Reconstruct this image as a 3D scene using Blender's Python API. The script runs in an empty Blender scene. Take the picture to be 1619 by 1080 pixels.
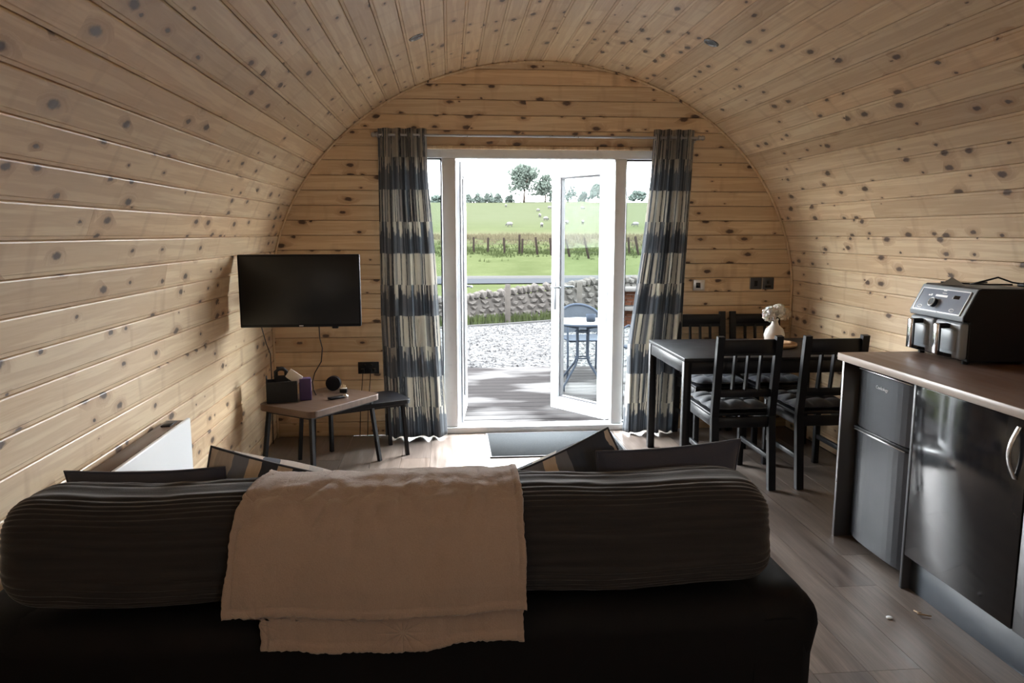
import bpy, bmesh, math, random
from math import sin, cos, pi, sqrt, radians
from mathutils import Vector, Matrix, noise
random.seed(7)
S = bpy.context.scene
COL = S.collection

# ------------------------------------------------------------------ camera, sky, exposure
cd = bpy.data.cameras.new('camera'); cam = bpy.data.objects.new('camera', cd); COL.objects.link(cam); S.camera = cam
PITCH, YAW, H = .1431, .083, 1.471
F = Vector((sin(YAW)*cos(PITCH), cos(YAW)*cos(PITCH), -sin(PITCH)))
cam.rotation_euler = F.to_track_quat('-Z', 'Y').to_euler(); cam.location = (0, 0, H)
cd.sensor_width = 36; cd.lens = 36*1190/1619; cd.clip_start = .05; cd.clip_end = 1000
S.view_settings.view_transform = 'Standard'; S.view_settings.look = 'None'
S.view_settings.gamma = 1; S.view_settings.use_curve_mapping = False
S.view_settings.exposure = 0.66
S.cycles.use_denoising = True
S.cycles.max_bounces = 14; S.cycles.diffuse_bounces = 8; S.cycles.transparent_max_bounces = 16
S.cycles.sample_clamp_indirect = 6; S.cycles.caustics_reflective = False; S.cycles.caustics_refractive = False
SKY = 27.0
w = bpy.data.worlds.new('sky'); S.world = w; w.use_nodes = True
nt = w.node_tree; nt.nodes.clear()
tc = nt.nodes.new('ShaderNodeTexCoord'); sx = nt.nodes.new('ShaderNodeSeparateXYZ')
rp = nt.nodes.new('ShaderNodeValToRGB'); bg = nt.nodes.new('ShaderNodeBackground'); ou = nt.nodes.new('ShaderNodeOutputWorld')
rp.color_ramp.elements[0].position = 0; rp.color_ramp.elements[0].color = (.98, .99, 1, 1)
rp.color_ramp.elements[1].position = 1; rp.color_ramp.elements[1].color = (.90, .95, 1, 1)
nt.links.new(tc.outputs['Generated'], sx.inputs[0]); nt.links.new(sx.outputs[2], rp.inputs[0])
nt.links.new(rp.outputs[0], bg.inputs[0]); bg.inputs[1].default_value = SKY; nt.links.new(bg.outputs[0], ou.inputs[0])
# sampling portal across the door opening (adds no light of its own)
pl = bpy.data.lights.new('door_portal', 'AREA'); pl.shape = 'RECTANGLE'; pl.size = 1.95; pl.size_y = 2.0
pl.cycles.is_portal = True
po = bpy.data.objects.new('door_portal', pl); COL.objects.link(po); po.location = (.62, 5.60, 1.02); po.rotation_euler = (-pi/2, 0, 0)
pl2 = bpy.data.lights.new('rear_portal', 'AREA'); pl2.shape = 'RECTANGLE'; pl2.size = .4; pl2.size_y = .25
pl2.cycles.is_portal = True
po2 = bpy.data.objects.new('rear_portal', pl2); COL.objects.link(po2); po2.location = (1.25, -2.12, 1.675); po2.rotation_euler = (pi/2, 0, 0)
sl = bpy.data.lights.new('sun', 'SUN'); sl.energy = 6.0; sl.angle = radians(25); sl.color = (1, .96, .9)
so = bpy.data.objects.new('sun', sl); COL.objects.link(so); so.rotation_euler = (radians(35), 0, radians(150))

# ------------------------------------------------------------------ materials
class NT:
    def __init__(s, name):
        s.m = bpy.data.materials.new(name); s.m.use_nodes = True; s.t = s.m.node_tree; s.t.nodes.clear()
        s.out = s.n('OutputMaterial')
    def n(s, typ, **kw):
        nd = s.t.nodes.new('ShaderNode'+typ)
        for k, v in kw.items(): setattr(nd, k, v)
        return nd
    def set(s, sock, v):
        if v is None: return
        if isinstance(v, bpy.types.NodeSocket): s.t.links.new(v, sock)
        else:
            if isinstance(v, (tuple, list)) and len(v) == 3 and sock.type == 'RGBA': v = (*v, 1)
            sock.default_value = v
    def math(s, op, a, b=None, c=None, clamp=False):
        nd = s.n('Math', operation=op, use_clamp=clamp)
        for i, v in enumerate((a, b, c)):
            if v is not None: s.set(nd.inputs[i], v)
        return nd.outputs[0]
    def vmath(s, op, a, b=None, out=0):
        nd = s.n('VectorMath', operation=op); s.set(nd.inputs[0], a)
        if b is not None: s.set(nd.inputs[1], b)
        return nd.outputs[out]
    def coord(s, kind='Object'): return s.n('TexCoord').outputs[kind]
    def mapping(s, v, scale=(1, 1, 1), loc=(0, 0, 0)):
        nd = s.n('Mapping'); s.set(nd.inputs[0], v); nd.inputs['Scale'].default_value = scale; nd.inputs['Location'].default_value = loc
        return nd.outputs[0]
    def noise(s, v, scale=5, detail=3, rough=.5, out=0):
        nd = s.n('TexNoise'); s.set(nd.inputs['Vector'], v); s.set(nd.inputs['Scale'], scale)
        nd.inputs['Detail'].default_value = detail; nd.inputs['Roughness'].default_value = rough
        return nd.outputs[out]
    def mix(s, f, a, b, typ='MIX'):
        nd = s.n('MixRGB', blend_type=typ); s.set(nd.inputs[0], f); s.set(nd.inputs[1], a); s.set(nd.inputs[2], b)
        return nd.outputs[0]
    def ramp(s, f, stops, interp='LINEAR'):
        nd = s.n('ValToRGB'); cr = nd.color_ramp; cr.interpolation = interp
        while len(cr.elements) > 1: cr.elements.remove(cr.elements[-1])
        for i, (p, c) in enumerate(stops):
            e = cr.elements[0] if i == 0 else cr.elements.new(p)
            e.position = p; e.color = (*c, 1) if len(c) == 3 else c
        s.set(nd.inputs[0], f); return nd.outputs[0]
    def mr(s, v, a, b, c=0, d=1, interp='LINEAR'):
        nd = s.n('MapRange', interpolation_type=interp); s.set(nd.inputs[0], v)
        for i, q in enumerate((a, b, c, d)): nd.inputs[i+1].default_value = q
        return nd.outputs[0]
    def bump(s, h, strength=.3, dist=.01):
        nd = s.n('Bump'); s.set(nd.inputs['Height'], h); nd.inputs['Strength'].default_value = strength; nd.inputs['Distance'].default_value = dist
        return nd.outputs[0]
    def bsdf(s, color, rough=.5, metal=0, normal=None, **kw):
        nd = s.n('BsdfPrincipled'); s.set(nd.inputs['Base Color'], color); s.set(nd.inputs['Roughness'], rough)
        s.set(nd.inputs['Metallic'], metal)
        if normal is not None: s.set(nd.inputs['Normal'], normal)
        for k, v in kw.items(): s.set(nd.inputs[k.replace('_', ' ')], v)
        return nd.outputs[0]
    def diff(s, c, nrm=None):
        nd = s.n('BsdfDiffuse'); s.set(nd.inputs[0], c); nd.inputs[1].default_value = .6
        if nrm is not None: s.set(nd.inputs['Normal'], nrm)
        return nd.outputs[0]
    def done(s, sh): s.t.links.new(sh, s.out.inputs[0]); return s.m

OUTD = dict(matte=True)
def plain(name, c, rough=.5, metal=0, var=.12, scale=14, bump=0, bscale=200, matte=False, **kw):
    t = NT(name); co = t.coord()
    nz = t.noise(co, scale, 3)
    a = tuple(max(0, x*(1-var)) for x in c); b = tuple(min(1, x*(1+var)) for x in c)
    col = t.mix(nz, a, b)
    nrm = t.bump(t.noise(co, bscale, 2), bump, .002) if bump else None
    r = t.mr(nz, .2, .8, max(.02, rough-.05), min(1, rough+.05))
    if matte: return t.done(t.diff(col, nrm))
    return t.done(t.bsdf(col, r, metal, nrm, **kw))

def pine(name='pine_board'):
    t = NT(name); co = t.coord(); rnd = t.n('ObjectInfo').outputs['Random']
    off = t.n('CombineXYZ'); t.set(off.inputs[0], t.math('MULTIPLY', rnd, 37.3)); t.set(off.inputs[1], t.math('MULTIPLY', rnd, 91.7)); off.inputs[2].default_value = 0
    p = t.vmath('ADD', co, off.outputs[0])
    # knots in whorls across the board
    sp = t.mapping(p, (13, 6.5, 0.001))
    v = t.n('TexVoronoi', feature='F1', distance='EUCLIDEAN'); v.voronoi_dimensions = '2D'; t.set(v.inputs['Vector'], sp); v.inputs['Scale'].default_value = 1
    dist = t.math('ADD', v.outputs['Distance'], t.math('MULTIPLY', t.math('SUBTRACT', t.noise(p, 45, 2), .5), .16))
    cell = t.n('SeparateXYZ'); t.set(cell.inputs[0], v.outputs['Color'])
    sel = t.math('GREATER_THAN', cell.outputs[0], .68)
    rad = t.mr(cell.outputs[1], 0, 1, .04, .24)
    k = t.math('MULTIPLY', sel, t.math('SUBTRACT', 1, t.math('SMOOTHSTEP' if False else 'MULTIPLY', t.mr(t.math('DIVIDE', dist, rad), .55, 1.15, 0, 1, 'SMOOTHSTEP'), 1)))
    halo = t.math('MULTIPLY', sel, t.math('SUBTRACT', 1, t.mr(t.math('DIVIDE', dist, rad), .8, 3.2, 0, 1, 'SMOOTHSTEP')))
    # grain bending round the knots
    sx = t.n('SeparateXYZ'); t.set(sx.inputs[0], p)
    gx = t.math('ADD', t.math('MULTIPLY', sx.outputs[0], 26), t.math('MULTIPLY', halo, 1.6))
    cx = t.n('CombineXYZ'); t.set(cx.inputs[0], gx); t.set(cx.inputs[1], t.math('MULTIPLY', sx.outputs[1], 1.1)); t.set(cx.inputs[2], t.math('MULTIPLY', sx.outputs[2], 3))
    g1 = t.noise(cx.outputs[0], 1.0, 4, .55)
    wv = t.math('SINE', t.math('MULTIPLY', g1, 30))
    lines = t.math('MULTIPLY', t.math('ADD', wv, 1), .5)
    fine = t.noise(t.mapping(p, (420, 9, 60)), 1, 2)
    base = t.mix(t.mr(g1, .3, .7), (.70, .535, .35), (.85, .715, .51))
    base = t.mix(t.math('MULTIPLY', lines, .30), base, (.52, .33, .18))
    base = t.mix(t.math('MULTIPLY', fine, .22), base, (.50, .34, .21))
    tint = t.ramp(rnd, [(0, (.78, .72, .66)), (.3, (1, .97, .93)), (.6, (.90, .88, .86)), (.8, (1, .92, .84)), (1, (1, 1, .98))])
    base = t.mix(1, base, tint, 'MULTIPLY')
    # whorl streaks across the board
    st = t.noise(t.mapping(p, (2.2, 9, 1)), 1, 2)
    base = t.mix(t.math('MULTIPLY', t.mr(st, .58, .76), .42), base, (.36, .20, .10))
    base = t.mix(t.math('MULTIPLY', halo, .45), base, (.34, .17, .08))
    base = t.mix(t.math('MULTIPLY', k, .9), base, (.045, .020, .012))
    nrm = t.bump(t.math('ADD', t.math('MULTIPLY', lines, .15), t.math('MULTIPLY', k, -.5)), .15, .003)
    return t.done(t.bsdf(base, .42, 0, nrm))

def floorwood(name, cols, rough=.34, lscale=1, joint=None):
    t = NT(name); co = t.coord(); rnd = t.n('ObjectInfo').outputs['Random']
    off = t.n('CombineXYZ'); t.set(off.inputs[0], t.math('MULTIPLY', rnd, 57.3)); t.set(off.inputs[1], t.math('MULTIPLY', rnd, 31.7)); off.inputs[2].default_value = 0
    p = t.vmath('ADD', co, off.outputs[0])
    g = t.noise(t.mapping(p, (24*lscale, 1.6*lscale, 4)), 1, 5, .6)
    f = t.noise(t.mapping(p, (160*lscale, 6*lscale, 10)), 1, 3, .6)
    c = t.ramp(g, [(.25, cols[0]), (.5, cols[1]), (.75, cols[2])])
    c = t.mix(t.math('MULTIPLY', t.mr(f, .45, .75), .5), c, cols[0])
    c = t.mix(1, c, t.ramp(rnd, [(0, (.72, .70, .70)), (.5, (1, 1, 1)), (1, (1, .95, .90))]), 'MULTIPLY')
    nrm = t.bump(f, .12, .002)
    return t.done(t.bsdf(c, t.mr(g, .3, .7, rough-.06, rough+.1), 0, nrm))

def curtain_cloth(name, seed):
    t = NT(name); uv = t.coord('UV'); sx = t.n('SeparateXYZ'); t.set(sx.inputs[0], uv)
    u, v = sx.outputs[0], sx.outputs[1]
    row = t.math('FLOOR', t.math('DIVIDE', v, .2195)); fr = t.math('FRACT', t.math('DIVIDE', v, .2195))
    odd = t.math('SUBTRACT', 1, t.math('MODULO', row, 2))
    wob = t.math('MULTIPLY', t.math('SUBTRACT', t.noise(uv, 22, 3), .5), .012)
    uu = t.math('ADD', u, wob)
    def stripes(freq, z):
        c = t.n('CombineXYZ'); t.set(c.inputs[0], t.math('MULTIPLY', uu, freq)); t.set(c.inputs[1], t.math('MULTIPLY', row, 7.31)); c.inputs[2].default_value = z+seed
        wn = t.n('TexWhiteNoise', noise_dimensions='3D'); fl = t.vmath('FLOOR', c.outputs[0]); t.set(wn.inputs[0], fl); return wn.outputs[0]
    a = stripes(22, 3); b = stripes(52, 9)
    nz = t.noise(t.mapping(uv, (150, 14, 1)), 1, 3, .7)
    # ragged vertical strokes: light blocks with dark edges; every second row fades to dark at its foot
    dark = t.math('LESS_THAN', a, .15)
    thin = t.math('MULTIPLY', t.math('LESS_THAN', b, .28), t.math('GREATER_THAN', nz, .42))
    edge = t.math('LESS_THAN', t.math('ADD', fr, t.math('MULTIPLY', t.math('SUBTRACT', b, .5), .5)), t.math('ADD', .58, t.math('MULTIPLY', nz, .30)))
    fade = t.math('MULTIPLY', odd, edge)
    m = t.math('MAXIMUM', t.math('MAXIMUM', dark, thin), fade)
    lt = t.mix(b, (.37, .345, .30), (.52, .49, .44))
    dk = t.mix(b, (.06, .067, .078), (.21, .225, .245))
    lt = t.mix(t.math('MULTIPLY', t.math('LESS_THAN', a, .36), .5), lt, (.13, .145, .18))
    c = t.mix(m, lt, dk)
    c = t.mix(t.math('MULTIPLY', t.math('GREATER_THAN', nz, .62), .35), c, (.12, .13, .15))
    nrm = t.bump(t.noise(uv, 900, 2), .2, .001)
    d = t.bsdf(c, .85, 0, nrm)
    tr = t.n('BsdfTranslucent'); t.set(tr.inputs[0], c)
    mx = t.n('MixShader'); mx.inputs[0].default_value = .38; t.t.links.new(d, mx.inputs[1]); t.t.links.new(tr.outputs[0], mx.inputs[2])
    return t.done(mx.outputs[0])

def striped_fabric(name, seed=0):
    t = NT(name); co = t.coord(); sx = t.n('SeparateXYZ'); t.set(sx.inputs[0], co)
    wob = t.math('MULTIPLY', t.math('SUBTRACT', t.noise(co, 9, 3), .5), .04)
    q = t.math('ADD', sx.outputs[0], wob)
    cc = t.n('CombineXYZ'); t.set(cc.inputs[0], t.math('FLOOR', t.math('MULTIPLY', q, 24)))
    t.set(cc.inputs[1], t.math('FLOOR', t.math('MULTIPLY', sx.outputs[1], 5))); cc.inputs[2].default_value = seed
    wn = t.n('TexWhiteNoise', noise_dimensions='3D'); t.set(wn.inputs[0], cc.outputs[0])
    c = t.ramp(wn.outputs[0], [(0, (.03, .045, .075)), (.3, (.17, .20, .26)), (.42, (.62, .55, .47)), (.75, (.46, .42, .38))], 'CONSTANT')
    c = t.mix(t.math('MULTIPLY', t.noise(t.mapping(co, (120, 14, 14)), 1, 3), .35), c, (.10, .10, .12))
    return t.done(t.bsdf(c, .9, 0, t.bump(t.noise(co, 500, 2), .3, .001)))

def cord_fabric():
    t = NT('corduroy'); co = t.coord()
    n1 = t.noise(t.mapping(co, (3, 60, 60)), 1, 3); n2 = t.noise(co, 350, 2)
    c = t.mix(n1, (.016, .016, .018), (.038, .037, .041))
    return t.done(t.bsdf(c, .9, 0, t.bump(t.math('ADD', n1, t.math('MULTIPLY', n2, .5)), .5, .002), Sheen_Weight=.3, Sheen_Roughness=.4, Specular_IOR_Level=.15))

def fleece():
    t = NT('cream_fleece'); co = t.coord()
    # embossed flowers: petals radiating from scattered centres
    sp = t.mapping(co, (4.2, 0.001, 4.2)); v = t.n('TexVoronoi'); t.set(v.inputs['Vector'], sp); v.inputs['Scale'].default_value = 1
    loc = t.vmath('SUBTRACT', sp, v.outputs['Position']); s3 = t.n('SeparateXYZ'); t.set(s3.inputs[0], loc)
    ang = t.math('ARCTAN2', s3.outputs[2], s3.outputs[0])
    pet = t.math('ABSOLUTE', t.math('SINE', t.math('MULTIPLY', ang, 6)))
    pet = t.math('MULTIPLY', t.math('POWER', pet, .4), t.math('MULTIPLY', t.mr(v.outputs['Distance'], .03, .16, 0, 1, 'SMOOTHSTEP'), t.mr(v.outputs['Distance'], .16, .5, 1, 0, 'SMOOTHSTEP')))
    fz = t.noise(co, 260, 4, .7)
    c = t.mix(fz, (.30, .235, .205), (.42, .33, .285))
    h = t.math('ADD', t.math('MULTIPLY', pet, .9), t.math('MULTIPLY', fz, .45))
    return t.done(t.bsdf(c, .95, 0, t.bump(h, .6, .008), Sheen_Weight=.5, Sheen_Roughness=.5))

def glass_mat(name='pane_glass', tint=(.95, .98, .98)):
    t = NT(name); tr = t.n('BsdfTransparent'); tr.inputs[0].default_value = (*tint, 1)
    gl = t.n('BsdfGlossy'); gl.inputs['Roughness'].default_value = .01; gl.inputs[0].default_value = (1, 1, 1, 1)
    lw = t.n('LayerWeight'); lw.inputs[0].default_value = .5
    fac = t.math('ADD', .003, t.math('MULTIPLY', t.math('POWER', lw.outputs['Facing'], 5), .6))
    mx = t.n('MixShader'); t.t.links.new(fac, mx.inputs[0]); t.t.links.new(tr.outputs[0], mx.inputs[1]); t.t.links.new(gl.outputs[0], mx.inputs[2])
    return t.done(mx.outputs[0])

def deck_mat():
    t = NT('wet_deck_board'); co = t.coord(); rnd = t.n('ObjectInfo').outputs['Random']
    g = t.noise(t.mapping(co, (90, 2, 10)), 1, 4, .6)
    wet = t.noise(t.mapping(t.vmath('ADD', co, t.vmath('SCALE', (0, 0, 0))) if False else co, (2, 1.2, 2)), 1, 3)
    wet = t.noise(t.mapping(t.n('NewGeometry').outputs['Position'], (.9, 1.6, 1)), 1, 3)
    c = t.mix(g, (.0065, .0060, .0061), (.0120, .0112, .0112))
    c = t.mix(t.math('MULTIPLY', rnd, .3), c, (.0095, .0085, .0082))
    d = t.diff(c, t.bump(g, .1, .003)); gl = t.n('BsdfGlossy'); gl.inputs['Roughness'].default_value = .35
    mx = t.n('MixShader'); t.set(mx.inputs[0], t.mr(wet, .47, .60, .004, .035)); t.t.links.new(d, mx.inputs[1]); t.t.links.new(gl.outputs[0], mx.inputs[2])
    return t.done(mx.outputs[0])

def grass_mat():
    t = NT('field_grass'); co = t.coord(); sx = t.n('SeparateXYZ'); t.set(sx.inputs[0], co)
    n1 = t.noise(co, .35, 5, .6); n2 = t.noise(co, 3.5, 4, .7); n3 = t.noise(t.mapping(co, (.08, .5, 0)), 1, 4)
    c = t.mix(t.mr(n1, .3, .7), (.0120, .0148, .0066), (.0180, .0212, .0102))
    c = t.mix(t.math('MULTIPLY', t.mr(n2, .45, .75), .5), c, (.0085, .0112, .0042))
    far = t.mr(sx.outputs[1], 62, 95)
    c = t.mix(far, c, t.mix(n1, (.0150, .0172, .0100), (.0185, .0208, .0130)))
    y = t.math('ADD', sx.outputs[1], t.math('MULTIPLY', t.math('SUBTRACT', n3, .5), 14))
    band = t.math('MULTIPLY', t.mr(y, 56, 60), t.math('SUBTRACT', 1, t.mr(y, 68, 76)))
    c = t.mix(t.math('MULTIPLY', band, .75), c, (.0225, .0205, .0140))
    return t.done(t.diff(c, t.bump(n2, .6, .05)))

def gravel_mat():
    t = NT('pale_gravel'); co = t.coord()
    v = t.n('TexVoronoi'); t.set(v.inputs['Vector'], co); v.inputs['Scale'].default_value = 24
    s = t.n('SeparateXYZ'); t.set(s.inputs[0], v.outputs['Color'])
    c = t.ramp(s.outputs[0], [(0, (.007, .007, .0075)), (.3, (.024, .024, .0245)), (.7, (.040, .040, .040)), (1, (.056, .056, .056))])
    n = t.noise(co, 1.2, 3)
    c = t.mix(t.math('MULTIPLY', n, .25), c, (.025, .025, .025))
    return t.done(t.diff(c, t.bump(v.outputs['Distance'], .8, .03)))

def leaf_mat(name, a, b):
    t = NT(name); co = t.coord(); n = t.noise(co, 3.5, 3)
    c = t.mix(n, a, b); d = t.diff(c); tr = t.n('BsdfTranslucent'); t.set(tr.inputs[0], c)
    mx = t.n('MixShader'); mx.inputs[0].default_value = .4; t.t.links.new(d, mx.inputs[1]); t.t.links.new(tr.outputs[0], mx.inputs[2])
    return t.done(mx.outputs[0])

M = dict(
    pine=pine(), floor=floorwood('grey_oak_plank', [(.080, .061, .051), (.165, .134, .117), (.255, .215, .188)]),
    worktop=floorwood('walnut_worktop', [(.10, .052, .036), (.155, .085, .058), (.20, .115, .08)], .42, .8),
    wt_edge=plain('worktop_edge', (.40, .33, .28), .4),
    upvc=plain('white_upvc', (.78, .80, .82), .3, var=.02), gasket=plain('black_gasket', (.03, .03, .035), .6),
    glass=glass_mat(), chrome=plain('chrome', (.75, .75, .77), .15, 1, var=.03), handle=plain('handle_nickel', (.06, .065, .07), .45, .3), bezel=plain('bezel_nickel', (.30, .30, .32), .25, .9), steel=plain('brushed_steel', (.62, .61, .60), .3, 1, var=.06),
    black_wood=plain('black_painted_wood', (.007, .0075, .010), .42, Specular_IOR_Level=.3, var=.25),
    black_plastic=plain('black_plastic', (.007, .007, .009), .42, Specular_IOR_Level=.25), gloss_black=plain('gloss_black', (.008, .008, .010), .08, Coat_Weight=.5),
    screen=plain('tv_screen', (.004, .005, .006), .45, var=.05),
    cab=plain('gloss_graphite_door', (.016, .016, .019), .10, var=.06), carcass=plain('dark_carcass', (.05, .052, .06), .45),
    plinth=plain('slate_plinth', (.045, .055, .07), .45), fridge=plain('satin_black_steel', (.035, .038, .045), .32, .35, var=.0),
    sofa=plain('black_sofa_cloth', (.005, .005, .0065), .7, Specular_IOR_Level=.15, bump=.2, bscale=600), cord=cord_fabric(), fleece=fleece(),
    slate_cloth=plain('slate_cushion_cloth', (.040, .046, .075), .9, bump=.3, bscale=500, Sheen_Weight=.3),
    pad=plain('charcoal_pad_cloth', (.032, .038, .052), .75, bump=.3, bscale=600, Sheen_Weight=.3),
    stripe1=striped_fabric('striped_cloth', 1), stripe2=striped_fabric('striped_cloth', 5),
    curt1=curtain_cloth('curtain_cloth', 0), curt2=curtain_cloth('curtain_cloth', 5),
    rod=plain('rod_metal', (.42, .42, .44), .3, .8), white=plain('white_enamel', (.80, .82, .84), .35, var=.02), grey_metal=plain('grey_metal', (.30, .29, .28), .4, .5),
    brownwood=floorwood('oak_table_top', [(.07, .043, .030), (.115, .072, .052), (.15, .10, .075)], .42),
    purple=plain('purple_card', (.07, .04, .13), .6), paper=plain('cream_paper', (.75, .68, .60), .8), black_cloth=plain('black_cloth', (.012, .012, .014), .8),
    brass=plain('brass_pin', (.75, .6, .38), .3, 1), led=plain('lens_frost', (.10, .10, .11), .3), flower=plain('white_petal', (.82, .79, .74), .8, Subsurface_Weight=.1), petal2=plain('cream_petal', (.72, .60, .46), .8), 
    ceramic=plain('white_ceramic', (.60, .57, .54), .35, var=.03), rattan=plain('round_tray_wood', (.42, .26, .14), .5, var=.3, scale=40), stem=plain('stem_green', (.08, .12, .05), .7),
    mat=plain('grey_doormat', (.06, .064, .068), .95, matte=True, var=.35, scale=120, bump=1, bscale=260), matedge=plain('mat_edge', (.06, .06, .065), .8),
    lit_front=plain('doorlit_fryer_front', (.26, .29, .32), .35), panel=plain('fryer_control_face', (.22, .25, .31), .2), silver=plain('silver_print', (.80, .81, .83), .3, .4),  # fryer front coloured lighter than its body to carry the door light
    deck=deck_mat(), grass=grass_mat(), gravel=gravel_mat(), asphalt=plain('asphalt', (.0125, .0135, .0150), .6, **OUTD), kerb=plain('kerb_edge', (.022, .022, .022), .8, **OUTD),
    stone=plain('field_stone', (.029, .027, .025), .9, var=.6, scale=5, bump=.8, bscale=30, **OUTD), post=plain('weathered_post', (.023, .021, .019), .9, var=.3, scale=6, **OUTD), wire=plain('fence_wire', (.016, .016, .016), .5, .3, **OUTD),
    rust_post=plain('old_post', (.008, .0065, .0055), .9, var=.3, **OUTD), rush=plain('dry_rush', (.030, .027, .017), .9, var=.4, scale=1, **OUTD), tuft=plain('green_tuft', (.0130, .0165, .0070), .9, var=.4, scale=1, **OUTD),
    leaf1=leaf_mat('tree_leaves', (.034, .044, .037), (.056, .066, .058)), leaf2=leaf_mat('bush_leaves', (.032, .041, .036), (.052, .062, .056)), bark=plain('bark', (.015, .012, .010), .9, **OUTD),
    sheep=plain('wool', (.045, .045, .043), .9, **OUTD), sheepface=plain('sheep_face', (.02, .02, .02), .8, **OUTD), brick=plain('orange_brick', (.030, .0125, .0075), .85, var=.4, scale=20, **OUTD), slab=plain('stone_slab', (.027, .025, .024), .8, **OUTD),
    bistro=plain('grey_powder_coat', (.020, .024, .032), .6, 0, **OUTD), weave=plain('grey_weave', (.022, .025, .030), .8, **OUTD, bump=1, bscale=120), leafgreen=plain('debris_brown', (.35, .24, .14), .8),
    clad=plain('outer_cladding', (.10, .07, .05), .8))

# ------------------------------------------------------------------ mesh building
class MB:
    def __init__(s): s.v = []; s.f = []; s.m = []; s.uv = None; s.sm = []
    def add(s, vs, fs, mi=0, smooth=False, T=None):
        b = len(s.v); s.v += [tuple(T @ Vector(v)) if T else tuple(v) for v in vs]
        s.f += [tuple(b+i for i in f) for f in fs]; s.m += [mi]*len(fs); s.sm += [smooth]*len(fs); return s
    def box(s, a, b, mi=0, T=None):
        (x0, y0, z0), (x1, y1, z1) = a, b
        return s.add([(x0,y0,z0),(x1,y0,z0),(x1,y1,z0),(x0,y1,z0),(x0,y0,z1),(x1,y0,z1),(x1,y1,z1),(x0,y1,z1)],
                     [(0,3,2,1),(4,5,6,7),(0,1,5,4),(1,2,6,5),(2,3,7,6),(3,0,4,7)], mi, False, T)
    def rbox(s, a, b, r=.01, seg=2, mi=0, T=None, smooth=True):
        bm = bmesh.new(); bmesh.ops.create_cube(bm, size=1)
        for v in bm.verts: v.co = Vector([(a[i]+b[i])/2 + v.co[i]*(b[i]-a[i]) for i in range(3)])
        r = min(r, *[abs(b[i]-a[i])*.49 for i in range(3)])
        bmesh.ops.bevel(bm, geom=bm.edges[:], offset=r, segments=seg, profile=.5, affect='EDGES')
        bm.verts.index_update(); s.add([v.co.copy() for v in bm.verts], [[v.index for v in f.verts] for f in bm.faces], mi, smooth, T); bm.free(); return s
    def prism(s, poly, y0, y1, ax='y', mi=0, T=None):      # poly in the two other axes
        def P(p, h): return {'y': (p[0], h, p[1]), 'z': (p[0], p[1], h), 'x': (h, p[0], p[1])}[ax]
        n = len(poly); vs = [P(p, y0) for p in poly]+[P(p, y1) for p in poly]
        fs = [tuple(range(n)), tuple(range(2*n-1, n-1, -1))]+[(i, (i+1) % n+0, (i+1) % n+n, i+n) for i in range(n)]
        fs = [fs[0], fs[1]]+[tuple(reversed(f)) for f in fs[2:]]
        return s.add(vs, fs, mi, False, T)
    def cyl(s, p0, p1, r, r2=None, n=16, mi=0, caps=True, T=None):
        p0, p1 = Vector(p0), Vector(p1); r2 = r if r2 is None else r2
        d = (p1-p0).normalized(); a = d.orthogonal().normalized(); b = d.cross(a)
        vs = [p0+(a*cos(2*pi*i/n)+b*sin(2*pi*i/n))*r for i in range(n)]+[p1+(a*cos(2*pi*i/n)+b*sin(2*pi*i/n))*r2 for i in range(n)]
        s.add(vs, [(i, (i+1) % n, (i+1) % n+n, i+n) for i in range(n)], mi, n > 6, T)
        if caps: s.add(vs, [tuple(reversed(range(n))), tuple(range(n, 2*n))], mi, False, T)
        return s
    def bar(s, p0, p1, wx, wy, mi=0, up=(0, 0, 1)):        # rectangular bar from p0 to p1
        p0, p1 = Vector(p0), Vector(p1); d = (p1-p0).normalized(); u = Vector(up)
        if abs(d.dot(u)) > .95: u = Vector((0, 1, 0))
        a = d.cross(u).normalized(); b = d.cross(a)
        vs = [p+a*i*wx/2+b*j*wy/2 for p in (p0, p1) for i, j in ((-1,-1),(1,-1),(1,1),(-1,1))]
        return s.add(vs, [(0,3,2,1),(4,5,6,7),(0,1,5,4),(1,2,6,5),(2,3,7,6),(3,0,4,7)], mi)
    def tube(s, pts, r, n=8, mi=0, closed=False):
        pts = [Vector(p) for p in pts]; k = len(pts); a = None; vs = []
        for i, p in enumerate(pts):
            d = ((pts[(i+1) % k] if closed or i < k-1 else p)-(pts[i-1] if closed or i > 0 else p)).normalized()
            a = d.orthogonal().normalized() if a is None else (a-d*a.dot(d)).normalized(); b = d.cross(a)
            rr = r(i/(k-1)) if callable(r) else r
            vs += [p+(a*cos(2*pi*j/n)+b*sin(2*pi*j/n))*rr for j in range(n)]
        fs = [(i*n+j, i*n+(j+1) % n, ((i+1) % k)*n+(j+1) % n, ((i+1) % k)*n+j) for i in range(k if closed else k-1) for j in range(n)]
        if not closed: fs += [tuple(reversed(range(n))), tuple(range((k-1)*n, k*n))]
        return s.add(vs, fs, mi, True)
    def lathe(s, prof, c=(0, 0, 0), n=24, mi=0, T=None):
        k = len(prof); vs = [(c[0]+r*cos(2*pi*j/n), c[1]+r*sin(2*pi*j/n), c[2]+z) for r, z in prof for j in range(n)]
        return s.add(vs, [(i*n+j, i*n+(j+1) % n, (i+1)*n+(j+1) % n, (i+1)*n+j) for i in range(k-1) for j in range(n)], mi, True, T)
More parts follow.
